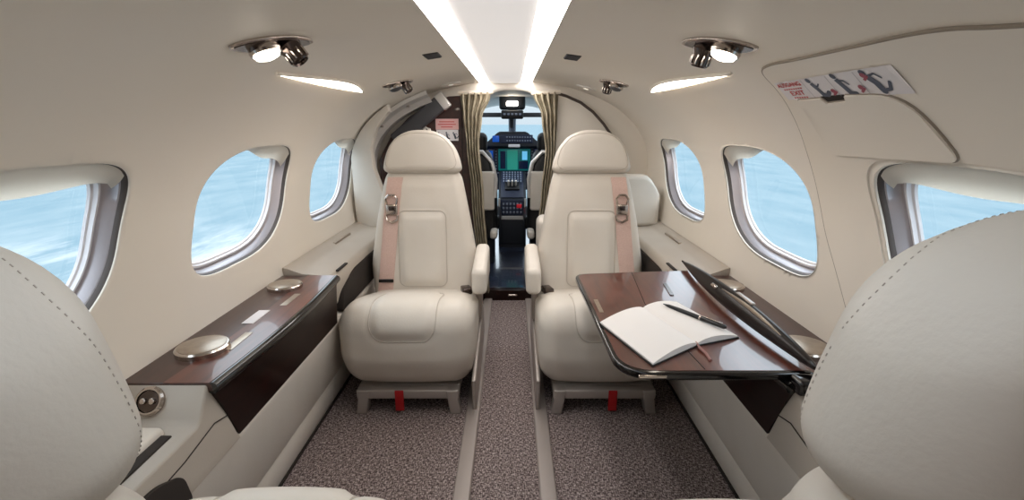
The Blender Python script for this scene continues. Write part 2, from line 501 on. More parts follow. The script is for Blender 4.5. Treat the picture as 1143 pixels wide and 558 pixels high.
def loft(bm, side, yc, spec, n=96):
    vr = [[bm.verts.new(S(side, a, s, -d * .76)) for a, s in win_loop(yc, e * .9, n)] for e, d in spec]
    for a, b in zip(vr, vr[1:]):
        for i in range(n):
            j = (i + 1) % n; bm.faces.new((a[i], a[j], b[j], b[i]))
    return vr
wn = 0
for side in (-1, 1):
    for idx, yc in enumerate(WINY):
        wn += 1
        w = struct_root('window_%d' % wn)
        w['label'] = '%s cabin window, %s along the wall, with sea outside' % ('left' if side < 0 else 'right', ('nearest the camera', 'middle', 'farthest forward')[idx])
        bm = BM(); loft(bm, side, yc, [(.0018, .004), (.005, .010), (.006, .020)]); obj('gasket', bm, GASKET, w)
        bm = BM(); loft(bm, side, yc, [(.004, .019), (.008, .023), (.012, .05), (.017, .056), (.019, .054), (.021, .058)]); obj('frame', bm, FRAMEM, w)
        bm = BM(); loft(bm, side, yc, [(.021, .057), (.023, .054), (.027, .055), (.029, .066), (.034, .068), (.036, .075)]); obj('liner', bm, LINERM, w)
        bm = BM()
        v, f = cdt(win_loop(yc, .030), (), .04)
        vs = [bm.verts.new(S(side, y, s, -.055)) for y, s in v]
        for t in f: bm.faces.new([vs[i] for i in t])
        obj('pane', bm, GLASS, w, angle=0)
        # half-drawn soft shade at the top of the opening
        bm = BM(); top = win_loop(yc, .004)
        smax = max(p[1] for p in top); nn = 40; rows = 8
        fr = max(p[0] for p in top)
        TOPL = win_loop(yc, .004, 400)
        ymin_ = min(p[0] for p in TOPL if p[1] > SW + .09) + .004; ymax_ = fr - .008
        grid = []
        for i in range(nn + 1):
            t = i / nn
            y = ymin_ + (ymax_ - ymin_) * t
            # top edge of the opening at this y
            cand = []
            for (ya_, sa_), (yb_, sb_) in zip(TOPL, TOPL[1:]):
                if min(ya_, yb_) <= y <= max(ya_, yb_) and abs(yb_ - ya_) > 1e-9: cand.append(sa_ + (sb_ - sa_) * (y - ya_) / (yb_ - ya_))
            st = max(cand) if cand else SW + .10
            if idx == 0: drop = .034 + .030 * math.sin(PI * min(1, max(0, 1 - t)) ** .8) ** 1.2 * (1 if t < .97 else .4)
            else: drop = .012 + .042 * sm((t - .35) / .4)
            drop *= sm(t / .12) * .8 + .2
            col = []
            for k in range(rows + 1):
                u = k / rows
                col.append(bm.verts.new(S(side, y, st - drop * u, -.007 - .022 * u ** .9 + .004 * math.sin(PI * u))))
            grid.append(col)
        for i in range(nn):
            for k in range(rows): bm.faces.new((grid[i][k], grid[i + 1][k], grid[i + 1][k + 1], grid[i][k + 1]))
        obj('shade', bm, SHADE, w, angle=0)

# ------------------------------------------------------------------ ceiling, strip lights, end walls
ZC = 1.276
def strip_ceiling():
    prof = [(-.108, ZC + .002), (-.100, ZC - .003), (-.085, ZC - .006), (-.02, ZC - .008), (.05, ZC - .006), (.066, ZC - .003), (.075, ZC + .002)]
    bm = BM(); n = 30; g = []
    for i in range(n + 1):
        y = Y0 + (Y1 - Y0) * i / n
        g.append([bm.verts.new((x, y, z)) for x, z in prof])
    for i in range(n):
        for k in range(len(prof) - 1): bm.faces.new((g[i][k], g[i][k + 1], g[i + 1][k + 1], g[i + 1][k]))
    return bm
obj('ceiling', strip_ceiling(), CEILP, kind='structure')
for x0, x1, lab in ((-.166, -.104, 'long glowing light strip along the left edge of the ceiling panel'), (.071, .134, 'long glowing light strip along the right edge of the ceiling panel')):
    bm = BM(); n = 24
    a = [[bm.verts.new((x, .93 + (Y1 - .01 - .93) * i / n, ZC + .003 + dz)) for x, dz in ((x0, -.004), (x0 + .012, .004), ((x0 + x1) / 2, .006), (x1 - .012, .004), (x1, -.002))] for i in range(n + 1)]
    for i in range(n):
        for k in range(4): bm.faces.new((a[i][k], a[i][k + 1], a[i + 1][k + 1], a[i + 1][k]))
    tag(obj('ceiling_light_strip', bm, STRIPL), lab, 'light strip', 'ceiling light strips')

obj('wall_rear', rb(-.95, .95, Y0 - .03, Y0, -.05, 1.4, .002), WOODG, kind='structure')

# bulkhead with the cockpit opening
def arch(hw, ztop, zb, rx, cx=.018, n=28):
    L = [(cx - hw, zb)]
    for i in range(n + 1):
        a = PI - PI * i / n
        L.append((cx + hw * (abs(math.cos(a)) ** .75) * (1 if math.cos(a) > 0 else -1), ztop - rx + rx * math.sin(a) ** .8))
    L.append((cx + hw, zb))
    return L
OPEN = arch(.225, 1.245, .0, .28)
def flat_xz(outline, holes, y, th, step=.05):
    bm = BM(); v, f = cdt(outline, holes, step)
    for yy, rev in ((y, 0), (y + th, 1)):
        vs = [bm.verts.new((x, yy, z)) for x, z in v]
        for t in f:
            q = [vs[i] for i in t]
            try: bm.faces.new(q)
            except ValueError: pass
    for L in [outline] + list(holes):
        a = [bm.verts.new((x, y, z)) for x, z in L]; b = [bm.verts.new((x, y + th, z)) for x, z in L]
        for i in range(len(L)):
            j = (i + 1) % len(L); bm.faces.new((a[i], a[j], b[j], b[i]))
    bmesh.ops.remove_doubles(bm, verts=bm.verts, dist=1e-6); bmesh.ops.recalc_face_normals(bm, faces=bm.faces)
    return bm
bulk_out = [(-.9, -.02)] + [(.018 - .225, -.02)] + OPEN[1:-1] + [(.018 + .225, -.02), (.9, -.02), (.9, 1.36), (-.9, 1.36)]
obj('wall_front', flat_xz(bulk_out, [], 2.85, .03), WALL, kind='structure', angle=30)
tube_pts = [(x, 2.865, z) for x, z in OPEN[1:-1]]
obj('trim_1', tube(tube_pts, .014, n=8), CEIL, kind='structure')

# ------------------------------------------------------------------ floor
def slab(x0, x1, y0, y1, z0, z1, **k): return rb(x0, x1, y0, y1, z0, z1, k.pop('r', .002), **k)
obj('floor', slab(-.71, .71, Y0, 2.80, -.04, 0), CARPET, kind='structure')
for x, nm in ((-.126, 'trim_2'), (.126, 'trim_3')):
    obj(nm, rb(x - .025, x + .025, Y0, 2.80, -.01, .014, .006, 2, 1), STRIP, kind='structure')
st = struct_root('trim_4')
obj('riser', rb(-.30, .33, 2.80, 2.85, -.02, .066, .004), WOODD, st)
obj('latch', rb(-.005, .052, 2.796, 2.802, .026, .038, .003), CHROME, st, label='chrome latch plate')
obj('floor_front', slab(-.9, .9, 2.85, 5.0, .0, .064), NAVY, kind='structure')

# lower side panels
for side, nm, nb in ((-1, 'left', 5), (1, 'right', 6)):
    pts = [(.80, .36), (.640, .362), (.624, .357), (.617, .345), (.621, .33), (.645, .135), (.650, .128), (.80, .12)]
    bm = extrude_xz([(side * x, z) for x, z in (pts if side > 0 else list(reversed(pts)))], Y0 + .01, 2.78)
    obj('trim_%d' % nb, bm, LEATH, kind='structure', angle=50)
    pts = [(.80, .122), (.656, .122), (.652, .116), (.674, .012), (.678, .0), (.80, .0)]
    bm = extrude_xz([(side * x, z) for x, z in (pts if side > 0 else list(reversed(pts)))], Y0 + .01, 2.78)
    obj('baseboard_' + nm, bm, LEATH, kind='structure', angle=50)
    obj('trim_%d' % (nb + 2), rb(side * .668, side * .680, Y0 + .02, 2.78, 0, .008, .002), GAP, kind='structure')

# ------------------------------------------------------------------ wooden side ledges
def ledge(side):
    word = 'left' if side < 0 else 'right'
    lab = ('glossy dark walnut side ledge with two round lids below the left middle window' if side < 0
           else 'glossy dark walnut side ledge behind the unfolded table on the right')
    t = thing('side_ledge', lab, 'side ledge', (side * .70, 1.26, .0))
    inv = T(-side * .70, -1.26, 0)
    ya, yb = .90, 1.635
    # plan outline of the top: bowed inner edge
    inner = [(.603 - .016 * math.sin(PI * i / 20), ya + (yb - ya) * i / 20) for i in range(21)]
    poly = inner + [(.797, yb), (.797, ya)]
    poly = [(side * x, y) for x, y in poly]
    obj('ledge_top', prism(poly, .51, .53, bevel=.003, M=inv), WOODT, t)
    bandp = [(side * (x + .004), y) for x, y in inner] + [(side * (x + .10), y) for x, y in reversed(inner)]
    obj('veneer_band', prism(bandp, .5295, .5308, M=inv), WOODV, t, label='redder veneer band along the front edge')
    roll = [(side * x, y, .518) for x, y in inner]
    obj('edge_roll', tube(roll, .0135, n=10), BGLOSS, t, label='black rounded front edge').matrix_local = inv
    # curved dark front face that ends in a slant at both ends
    bm = BM(); g = []
    for i in range(21):
        u = i / 20; col = []
        for k in range(7):
            w = k / 6
            y = (ya + .085 * w) + (yb - ya - .085 * w) * u
            x = .603 - .016 * math.sin(PI * u) * (1 - w) + .012 * w
            col.append(bm.verts.new((side * x, y, .515 - .165 * w)))
        g.append(col)
    for i in range(20):
        for k in range(6): bm.faces.new((g[i][k], g[i + 1][k], g[i + 1][k + 1], g[i][k + 1]))
    # return ends
    for L in (g[0], g[20]):
        b = [bm.verts.new((side * .79, v.co.y, v.co.z)) for v in L]
        for k in range(6): bm.faces.new((L[k], L[k + 1], b[k + 1], b[k]))
    bmesh.ops.transform(bm, matrix=inv, verts=bm.verts)
    obj('front_panel', bm, WOODD, t, angle=30, label='black-brown glossy front panel')
    for (x, y, r) in ((.712, 1.05, .058), (.722, 1.50, .054)):
        l = obj('round_lid', lathe([(r, 0), (r, .011), (r - .003, .0145), (r - .006, .0145)], M=inv @ T(side * x, y, .530)), CHROME, t, angle=25, label='round metal lid')
        obj('lid_insert', lathe([(r - .006, .012), (r - .007, .0155), (r - .010, .0165), (.0001, .0172)], M=inv @ T(side * x, y, .530)), CHAMP, l, angle=25)
    obj('label_plate', rb(side * .690 - .016, side * .690 + .016, 1.205, 1.30, .5305, .5325, .001, M=inv), WHITE, t, label='small white instruction plate')
    for yy in (1.10, 1.39):
        obj('engraved_plate', rb(side * .655 - .010, side * .655 + .010, yy - .05, yy + .05, .5308, .5318, .0004, M=inv), CHAMP, t, label='faint engraved plate')
    return t
ledge(-1); ledge(1)

# forward leather ledges with dark pockets
for side in (-1, 1):
    w = 'left' if side < 0 else 'right'
    t = thing('forward_ledge', 'cream leather side ledge ahead of the walnut, beside the %s front seat' % w, 'side ledge', (side * .70, 2.2, 0))
    inv = T(-side * .70, -2.2, 0)
    pts = [(.792, .40), (.792, .556), (.775, .552), (.745, .540), (.725, .533), (.637, .527), (.624, .520), (.618, .505), (.618, .47), (.634, .40)]
    pts = [(side * x, z) for x, z in (pts if side > 0 else list(reversed(pts)))]
    bm = extrude_xz(pts, 1.64, 2.60); bmesh.ops.transform(bm, matrix=inv, verts=bm.verts)
    obj('ledge_body', bm, LEATH2, t, angle=50)
    obj('pocket', extrude_yz(fillet([(1.70, .365), (1.72, .44), (1.84, .488), (2.5, .49), (2.5, .365)], [.02, .03, .06, .02, .02]), side * .612, side * .66, bm=None, bevel=.003), GAP, t, label='dark open side pocket').matrix_local = inv
    obj('latch', rb(side * .755 - .008, side * .755 + .008, 2.05, 2.25, .540, .549, .003, M=inv), CHAMP, t)
    obj('switch', rb(side * .622 - .006, side * .622 + .006, 1.70, 1.80, .524, .5305, .002, M=inv), GAP, t, label='dark slot in the ledge edge')

# rear armrest consoles
for side in (-1, 1):
    w = 'left' if side < 0 else 'right'
    t = thing('armrest_console', 'taupe leather armrest console beside the %s near seat, below the walnut ledge end' % w, 'armrest console', (side * .7, .5, 0))
    inv = T(-side * .7, -.5, 0)
    prof = [(-.40, .12), (.985, .34), (.975, .36), (.912, .522), (.906, .528), (.898, .524), (.866, .470), (.850, .458), (-.40, .440)]
    prof[0] = (-.40, .34)
    bm = extrude_yz(prof, side * .612, side * .80, bevel=.006)
    bmesh.ops.transform(bm, matrix=inv, verts=bm.verts)
    obj('console_body', bm, LEATH2, t, angle=40)
    obj('armrest_lid', rbox(BM(), (.125, .66, .035), .014, 3, 2, inv @ T(side * .728, .51, .455)), LEATH, t)
    obj('lid_gap', rb(side * .645, side * .668, .16, .825, .446, .4605, .003, M=inv), GAP, t, label='dark gap along the lid')
    obj('panel_seam', tube([(side * .611, .985, .415), (side * .611, .90, .435), (side * .611, .80, .418), (side * .611, .6, .405), (side * .611, .1, .40)], .0013, n=6), GAP, t, label='fine dark seam').matrix_local = inv
    obj('lower_recess', extrude_yz(fillet([(.80, .33), (.785, .40), (.72, .430), (.55, .436), (.55, .33)], .02), side * .606, side * .618, bevel=.002), GAP, t, label='dark recess low on the console side').matrix_local = inv
    # round control on the sloping end: plane from (y .80, z .47) to (y .865, z .522)
    sl = math.atan2(.054, .032)
    M = inv @ T(side * .722, .882, .499) @ R(sl, 'X')
    k = obj('round_control', lathe([(.030, -.002), (.030, .004), (.026, .008), (.023, .008), (.022, .003)], M=M), CHROME, t, angle=25, label='round metal control')
    obj('dial', lathe([(.022, .002), (.021, .006), (.0001, .0075)], M=M), DCHROME, k, angle=25)
    for dx in (-.009, .009): obj('button', lathe([(.006, .005), (.006, .011), (.004, .0125), (.0001, .0125)], n=14, M=M @ T(dx, 0, 0)), CHROME, k, angle=25)

# ------------------------------------------------------------------ seats

def rr_sdf(x, y, hx, hy, r):
    qx, qy = abs(x) - hx + r, abs(y) - hy + r
    return math.hypot(max(qx, 0), max(qy, 0)) + min(max(qx, qy), 0) - r
def rr_loop(hx, hy, r, n=10):
    L = []
    for cx, cy, a0 in ((hx - r, hy - r, 0), (-hx + r, hy - r, PI / 2), (-hx + r, -hy + r, PI), (hx - r, -hy + r, 1.5 * PI)):
        L += [(cx + r * math.cos(a0 + PI / 2 * i / n), cy + r * math.sin(a0 + PI / 2 * i / n)) for i in range(n + 1)]
    out = []
    for i in range(len(L)):
        a, b = L[i], L[(i + 1) % len(L)]; k = max(1, int(math.hypot(b[0] - a[0], b[1] - a[1]) / .012))
        for j in range(k): out.append((a[0] + (b[0] - a[0]) * j / k, a[1] + (b[1] - a[1]) * j / k))
    return out

def make_seat(label, loc, rotz, outb, tilt, front, group, near=0):
    """seat faces local -y; outb = +1/-1: the outboard side in local x"""
    t = thing('cabin_seat', label, 'seat', loc, rotz, group)
    # ---- cushion: local y from -.25 (front) to .25
    CW, CD, CH = (.45 if near else .485), (.42 if near else .50), .285
    def cdef(p):
        u = p.y / (CD / 2); w = p.z / (CH / 2)
        q = p.copy()
        q.x *= 1 - .05 * sm(max(0, -w)) + .02 * (1 - u * u) - .05 * max(0, u) ** 2
        top = max(0, w)
        q.z += top * (.028 * math.exp(-((u + .62) / .42) ** 2) - .055 * sm((u + .3) / 1.3)) + top * .012 * (1 - (p.x / (CW / 2)) ** 2)
        q.y -= (1 if u < 0 else 0) * max(0, -u) * (.022 * (1 - (p.x / (CW / 2)) ** 2) - .045 * sm(-w))
        return q
    bm = rbox(BM(), (CW, CD, CH), .066, 7, 24, T(0, near, .245), cdef)
    # stitched panel that runs over the front of the cushion: parameter v along the top then down the front
    tree = BVHTree.FromBMesh(bm)
    c0 = Vector((0, .02, .20))
    def hit(x, v):
        a = v * 1.0                                         # angle over the front edge, 0 = up, pi/2 = forward
        d = Vector((0, -math.sin(a), math.cos(a)))
        o = Vector((x, -.06, .22))
        h = tree.ray_cast(o + d * .5, -d)
        return h[0], h[1]
    HX, V0, V1 = .118, -.42, 1.17
    vm, vh = (V0 + V1) / 2, (V1 - V0) / 2 * .17            # .17 m per radian
    bm.normal_update()
    for v in bm.verts:
        d = v.co - Vector((v.co.x, -.06, .22))
        a = math.atan2(-d.y, d.z)
        if abs(a) > 2: continue
        sd = rr_sdf(v.co.x, (a - vm) * .17, HX, vh, .05)
        v.co += v.normal * (.008 * sm(-sd / .03) - .004 * math.exp(-(sd / .012) ** 2))
    tree = BVHTree.FromBMesh(bm)
    sp = []
    for x, q in rr_loop(HX, vh, .05):
        h = hit(x, vm + q / .17)
        if h[0] is not None: sp.append(h[0] + h[1] * .0005)
    side_pts = []
    cu = obj('seat_cushion', bm, LEATH, t, angle=0)
    obj('seam', tube(sp, .0022, n=6, closed=True), SEAM, cu)
    # ---- backrest
    BW, BT, BH = .455, .115, (.575 if near else .60)
    ZB = .262 if near else .265
    def bdef(p):
        q = p.copy(); z = (p.z + BH / 2) / BH
        q.x *= 1.03 - .05 * sm(1 - z * 3) - .34 * max(0, z - .30) / .70 * (1 - .35 * (1 - z)) 
        xx = p.x / (BW / 2)
        q.y += (1 if p.y < 0 else 0) * (.018 * (1 - xx * xx) * -1 + .012 * xx ** 4 * -1) * (1 if z < .9 else .5)
        q.y += .02 * sm((z - .6) / .4)
        return q
    MB = T(0, .24, ZB) @ R(-tilt, 'X') @ T(0, 0, BH / 2)
    bm = rbox(BM(), (BW, BT, BH), .05, 6, 26, None, bdef)
    tree = BVHTree.FromBMesh(bm)
    bm.normal_update()
    PXh, PZh, PZc = .103, .165, -.045
    for v in bm.verts:
        if v.co.y > -.02: continue
        sd = rr_sdf(v.co.x, v.co.z - PZc, PXh, PZh, .03)
        v.co.y -= .014 * sm(-sd / .03) - .004 * math.exp(-(sd / .010) ** 2)
    tree = BVHTree.FromBMesh(bm)
    def bfront(x, z):
        h = tree.ray_cast(Vector((x, -.6, z)), Vector((0, 1, 0)))
        return h[0]
    loop = [bfront(x, z + PZc) for x, z in rr_loop(PXh, PZh, .03)]
    # strap path before transform
    strap = []
    for i in range(29):
        u = i / 28; z = .262 - u * .50; x = outb * (.112 + .056 * u)
        a = bfront(x - .032, z); b = bfront(x + .032, z)
        if a is None or b is None: continue
        strap.append((a, b))
    bmesh.ops.transform(bm, matrix=MB, verts=bm.verts)
    br = obj('backrest', bm, LEATH, t, angle=0)
    bmx = tube([p + Vector((0, -.0005, 0)) for p in loop if p], .0022, n=6, closed=True); bmesh.ops.transform(bmx, matrix=MB, verts=bmx.verts)
    obj('seam', bmx, SEAM, br)
    # ---- headrest
    HW, HT, HH = (.325 if near else .335), .115, (.178 if near else .168)
    def hwid(z): return (1.03 if near else 1.0) - .25 * z ** 2.0
    def hdome(x, z): return z * (.014 - .050 * abs(x / (HW / 2)) ** 2.6)
    def hdef(p):
        q = p.copy(); z = max(0, min(1, (p.z + HH / 2) / HH))
        q.x *= hwid(z)
        q.z += hdome(p.x, z)
        q.y += .012 * (1 - (p.x / (HW / 2)) ** 2) * (1 if p.y > 0 else -1) * abs(p.y) / (HT / 2)
        return q
    MH = T(0, .24, ZB) @ R(-tilt, 'X') @ T(0, -.004, BH - .022 + HH / 2)
    bm = rbox(BM(), (HW, HT, HH), .055 if near else .034, 6, 14, None, hdef)
    treeh = BVHTree.FromBMesh(bm)
    bmesh.ops.transform(bm, matrix=MH, verts=bm.verts)
    hd = obj('headrest', bm, LEATH, t, angle=0)
    for face in ((-1,) if near else (-1, 1)):
        lp = []
        for x, z in rr_loop(HW / 2 - (.007 if near else .014), HH / 2 - (.007 if near else .014), .045, 16):
            zz = max(0, min(1, (z + HH / 2) / HH))
            h = treeh.ray_cast(Vector((x * hwid(zz), face * .5, z + hdome(x, zz))), Vector((0, -face, 0)))
            if h[0]: lp.append(h[0] + Vector((0, face * .0006, 0)))
        if near:
            # visible stitches: short dashes along the seam
            b2 = BM()
            for i in range(0, len(lp) - 1):
                a, b = lp[i], lp[(i + 1) % len(lp)]
                d = (b - a)
                if d.length > .06: continue
                kk = max(1, round(d.length / .006))
                for q in range(kk): tube([a + d * ((q + .2) / kk), a + d * ((q + .6) / kk)], .0005, b2, 5)
            bmesh.ops.transform(b2, matrix=MH, verts=b2.verts)
            obj('stitching', b2, STITCH, hd)
        else:
            b2 = tube(lp, .0016, n=5, closed=True); bmesh.ops.transform(b2, matrix=MH, verts=b2.verts)
            obj('seam', b2, SEAM, hd)
    # ---- shoulder belt
    if not near:
        b2 = BM(); prev = None
        for a, b in strap:
            y = min(a.y, b.y) - .004
            c = [b2.verts.new((a.x, y, a.z)), b2.verts.new((b.x, y, b.z)), b2.verts.new((b.x, y + .004, b.z)), b2.verts.new((a.x, y + .004, a.z))]
            if prev:
                for k in range(4): b2.faces.new((prev[k], prev[(k + 1) % 4], c[(k + 1) % 4], c[k]))
            prev = c
        bmesh.ops.transform(b2, matrix=MB, verts=b2.verts)
        bl = obj('shoulder_belt', b2, BELT, t, angle=30, label='dusty pink webbing belt')
        i0 = 7; a, b = strap[i0]; c = (a + b) / 2; y = min(a.y, b.y) - .010
        B = MB @ T(c.x, y, c.z)
        bk = obj('belt_buckle', rbox(BM(), (.050, .014, .046), .006, 2, 2, B @ T(0, 0, -.012)), CHROME, bl, label='chrome belt buckle')
        for pts, nm_ in (([(-.020, 0, .012), (-.025, -.002, .034), (-.012, -.003, .050), (.012, -.003, .050), (.025, -.002, .034), (.020, 0, .012)], 'upper_bar'), ([(-.024, 0, -.036), (-.022, -.002, -.056), (0, -.003, -.066), (.022, -.002, -.056), (.024, 0, -.036)], 'lower_bar')):
            b2 = tube(pts, .005, n=8); bmesh.ops.transform(b2, matrix=B, verts=b2.verts); obj(nm_, b2, CHROME, bk)
        b2 = rbox(BM(), (.024, .010, .018), .003, 2, 1, B @ T(0, -.006, -.006))
        obj('buckle_button', b2, DCHROME, bk)
        a, b = strap[-4]; c = (a + b) / 2
        obj('belt_clip', rbox(BM(), (.064, .010, .014), .003, 2, 1, MB @ T(c.x, min(a.y, b.y) - .006, c.z)), BLACK, bl, label='black belt keeper')
        # lap buckle at the inboard corner
        lb = obj('lap_buckle', rbox(BM(), (.042, .06, .026), .007, 2, 1, T(-outb * .192, .120, .366) @ R(.3, 'Z')), DCHROME, t, label='dark metal lap belt buckle')
        obj('lap_belt', tube([(-outb * .192, .14, .362), (-outb * .20, .20, .35), (-outb * .205, .24, .28)], .010, n=8), BELT, t)
    # ---- inboard armrest
    arm = rbox(BM(), (.060, .30, .125), .022, 4, 3, T(-outb * .256, .13, .452), lambda p: Vector((p.x, p.y, p.z + (.02 if p.z > 0 else -.0) * (p.y / .15))))
    obj('armrest', arm, LEATH, t)
    obj('armrest_post', rb(-outb * .243 - .012, -outb * .243 + .012, .14, .24, .22, .42, .006), SILVER, t)
    # ---- metal base
    b2 = rb(-.19, .19, -.235, -.19, .062, .098, .006, m=1)
    obj('base_frame', rb(-.19, .19, -.19, .20, .070, .098, .004, bm=b2), SILVER, t, label='grey metal seat frame')
    for s in (-1, 1):
        for y0, y1 in ((-.238, -.186), (.14, .19)):
            def ldef(p, s=s): return Vector((p.x + s * .016 * -(p.z / .05) * .5, p.y, p.z))
            obj('leg', rbox(BM(), (.040, y1 - y0, .098), .006, 2, 2, T(s * .168, (y0 + y1) / 2, .049), ldef), SILVER, t, label='grey metal seat leg')
    obj('side_rail', rbox(BM(), (.016, .56, .15), .006, 2, 2, T(-outb * .246, .04, .115) @ R(.16, 'X')), SILVER, t, label='grey metal rail on the aisle side')
    if not near:
        obj('pull_tag', rb(-.016 + outb * .03, .016 + outb * .03, -.2425, -.2365, .018, .10, .002), RED, t, label='red webbing pull tag')
    return t

SG = None
make_seat('cream leather front seat left of the aisle, with bare carpet in front of it', (-.366, 1.83, 0), 0, -1, .10, True, SG)
make_seat('cream leather front seat right of the aisle, partly covered by the walnut table', (.362, 1.83, 0), 0, 1, .10, True, SG)
make_seat('cream leather near seat at the left edge, seen from behind its rounded headrest', (-.378, .492, 0), PI, 1, .02, False, SG, near=-.045)
make_seat('cream leather near seat at the right edge, seen from behind its rounded headrest', (.376, .512, 0), PI, -1, .02, False, SG, near=.004)

# padded panels behind the front seats
for side in (-1, 1):
    w = 'left' if side < 0 else 'right'
    zt = 1.02 if side < 0 else .80
    t = thing('padded_partition', 'padded cream upholstered panel against the wall behind the %s front seat' % w, 'partition', (side * .69, 2.5, 0))
    inv = T(-side * .69, -2.5, 0)
    if side > 0:
        def qdef(p):
            q = p.copy(); t_ = sm((q.x - .02) / .13)
            q.z -= max(0, q.z + .135) / .27 * .105 * t_ ** 2
            return q
        obj('pad', rbox(BM(), (.27, .075, .27), .028, 4, 10, inv @ T(.648, 2.50, .665), qdef), LEATH, t, angle=0)
        obj('backing', rbox(BM(), (.262, .02, .262), .006, 2, 10, inv @ T(.648, 2.543, .665), qdef), GASKET, t, angle=0)
        continue
    zt = 1.14
    zs = [.53 + (zt - .53) * i / 14 for i in range(15)]
    outer = [(min(.79, at_s(s_of_z(z))[0] - .012), z) for z in zs]
    inn = [(at_s(s_of_z(z))[0] - .03 - .20 * (1.14 - z) / .6, z - .02) for z in (1.13, 1.05, .95, .85, .75, .65, .55)]
    poly = [(-x, z) for x, z in outer + inn]
    obj('pad', extrude_xz(poly, 2.47, 2.53, bevel=.004), LEATH, t, angle=30).matrix_local = inv

# ------------------------------------------------------------------ table with notebook and pen
tb = thing('folding_table', 'glossy walnut folding table with black edge, unfolded in front of the right front seat', 'table', (.645, 1.33, .53))
inv = T(-.645, -1.33, -.53)
TZ = .545
outl = [(.655, .925), (.655, 1.70), (.238, 1.645), (.243, .925)]
outl = [(.655, .915), (.655, 1.655), (.236, 1.61), (.246, .915)]
outl_f = fillet(outl, [.005, .01, .045, .085], 8)
obj('table_top', prism(outl_f, TZ - .018, TZ - .001, bevel=.004, M=inv), BGLOSS, tb, label='black lacquered table slab')
cx = sum(p[0] for p in outl_f) / len(outl_f); cy = sum(p[1] for p in outl_f) / len(outl_f)
ins = fillet([(.650, .926), (.650, 1.645), (.247, 1.602), (.257, .926)], [.004, .008, .04, .078], 8)
obj('veneer', prism(ins, TZ - .004, TZ, M=inv), WOOD, tb, label='reddish brown walnut veneer')
b2 = tube([(.44, 1.625, TZ), (.4, 1.27, TZ)], .0012, n=5); 
tube([(.43, .93, TZ), (.41, 1.2, TZ)], .0012, b2, 5)
bmesh.ops.transform(b2, matrix=inv, verts=b2.verts); obj('fold_line', b2, GAP, tb)
obj('inlaid_latch', extrude_xz([(0, 0), (.001, 0), (.001, .001)], 0, .001) if 0 else prism(fillet([(.500, 1.385), (.512, 1.385), (.524, 1.50), (.512, 1.50)], .005), TZ, TZ + .0025, M=inv), DCHROME, tb, label='slim dark metal latch let into the top')
obj('name_plate', prism([(.262, 1.25), (.274, 1.25), (.274, 1.35), (.262, 1.35)], TZ, TZ + .001, M=inv), CHAMP, tb, label='small pale plate near the aisle edge')
obj('edge_latch', rb(.285, .345, .9115, .918, TZ - .012, TZ - .005, .002, M=inv), CHROME, tb, label='small chrome latch on the near edge')
# raised lens-shaped cover leaf along the hinge side
lf = thing('ledge_cover_leaf', 'long lens-shaped glossy dark cover leaf standing open along the hinge side of the table', 'cover', (.655, 1.3, TZ))
linv = T(-.655, -1.3, -TZ)
bm = BM(); n = 36; g = []
y0, y1 = .90, 1.70
LH0, LH = .004, .025
for i in range(n + 1):
    u = i / n; y = y0 + (y1 - y0) * u
    hw = LH0 + LH * math.sin(PI * min(1, u * 1.02)) ** .7 * (1 - .25 * u)
    ang = math.radians(52)
    c = Vector((.648 - .020 * math.sin(PI * u), y, TZ + .012 + hw * math.sin(ang) * .95))
    d = Vector((math.cos(ang), 0, math.sin(ang))); nn_ = Vector((-math.sin(ang), 0, math.cos(ang)))
    ring = []
    for k in range(16):
        a = 2 * PI * k / 16
        ring.append(bm.verts.new(c + d * hw * math.cos(a) + nn_ * .011 * math.sin(a)))
    g.append(ring)
for i in range(n):
    for k in range(16): bm.faces.new((g[i][k], g[i][(k + 1) % 16], g[i + 1][(k + 1) % 16], g[i + 1][k]))
bm.faces.new(g[0]); bm.faces.new(list(reversed(g[-1])))
bmesh.ops.transform(bm, matrix=linv, verts=bm.verts)
obj('leaf', bm, LEAFM, lf, angle=0)
ang = math.radians(52)
def on_leaf(y, v, off=.012):
    u = (y - y0) / (y1 - y0); hw = LH0 + LH * math.sin(PI * min(1, u * 1.02)) ** .7 * (1 - .25 * u)
    c = Vector((.648 - .020 * math.sin(PI * u), y, TZ + .012 + hw * math.sin(ang) * .95))
    return c + Vector((math.cos(ang), 0, math.sin(ang))) * hw * v + Vector((-math.sin(ang), 0, math.cos(ang))) * off
b2 = tube([on_leaf(1.02 + .30 * i / 12, .35 + .12 * math.sin(PI * i / 12), .011) for i in range(13)], [.001 + .0045 * math.sin(PI * i / 12) for i in range(13)], n=8)
bmesh.ops.transform(b2, matrix=linv, verts=b2.verts); obj('inlay_strip', b2, CHAMP, lf, label='pale curved metal inlay')
p = on_leaf(1.36, .05, .012)
obj('latch', rbox(BM(), (.012, .035, .012), .005, 2, 1, linv @ Matrix.Translation(p) @ R(-ang, 'Y')), CHROME, lf, label='small chrome catch')
p = on_leaf(1.22, 1.0, .0)
obj('top_catch', rbox(BM(), (.012, .09, .008), .003, 2, 1, linv @ Matrix.Translation(p)), SILVER, lf, label='small grey catch on the upper edge')

# hinge arm at near end
ha = obj('hinge_arm', rb(.600, .690, .872, .917, .512, .546, .010, M=inv), BGLOSS, tb, label='black hinge arm at the near end')

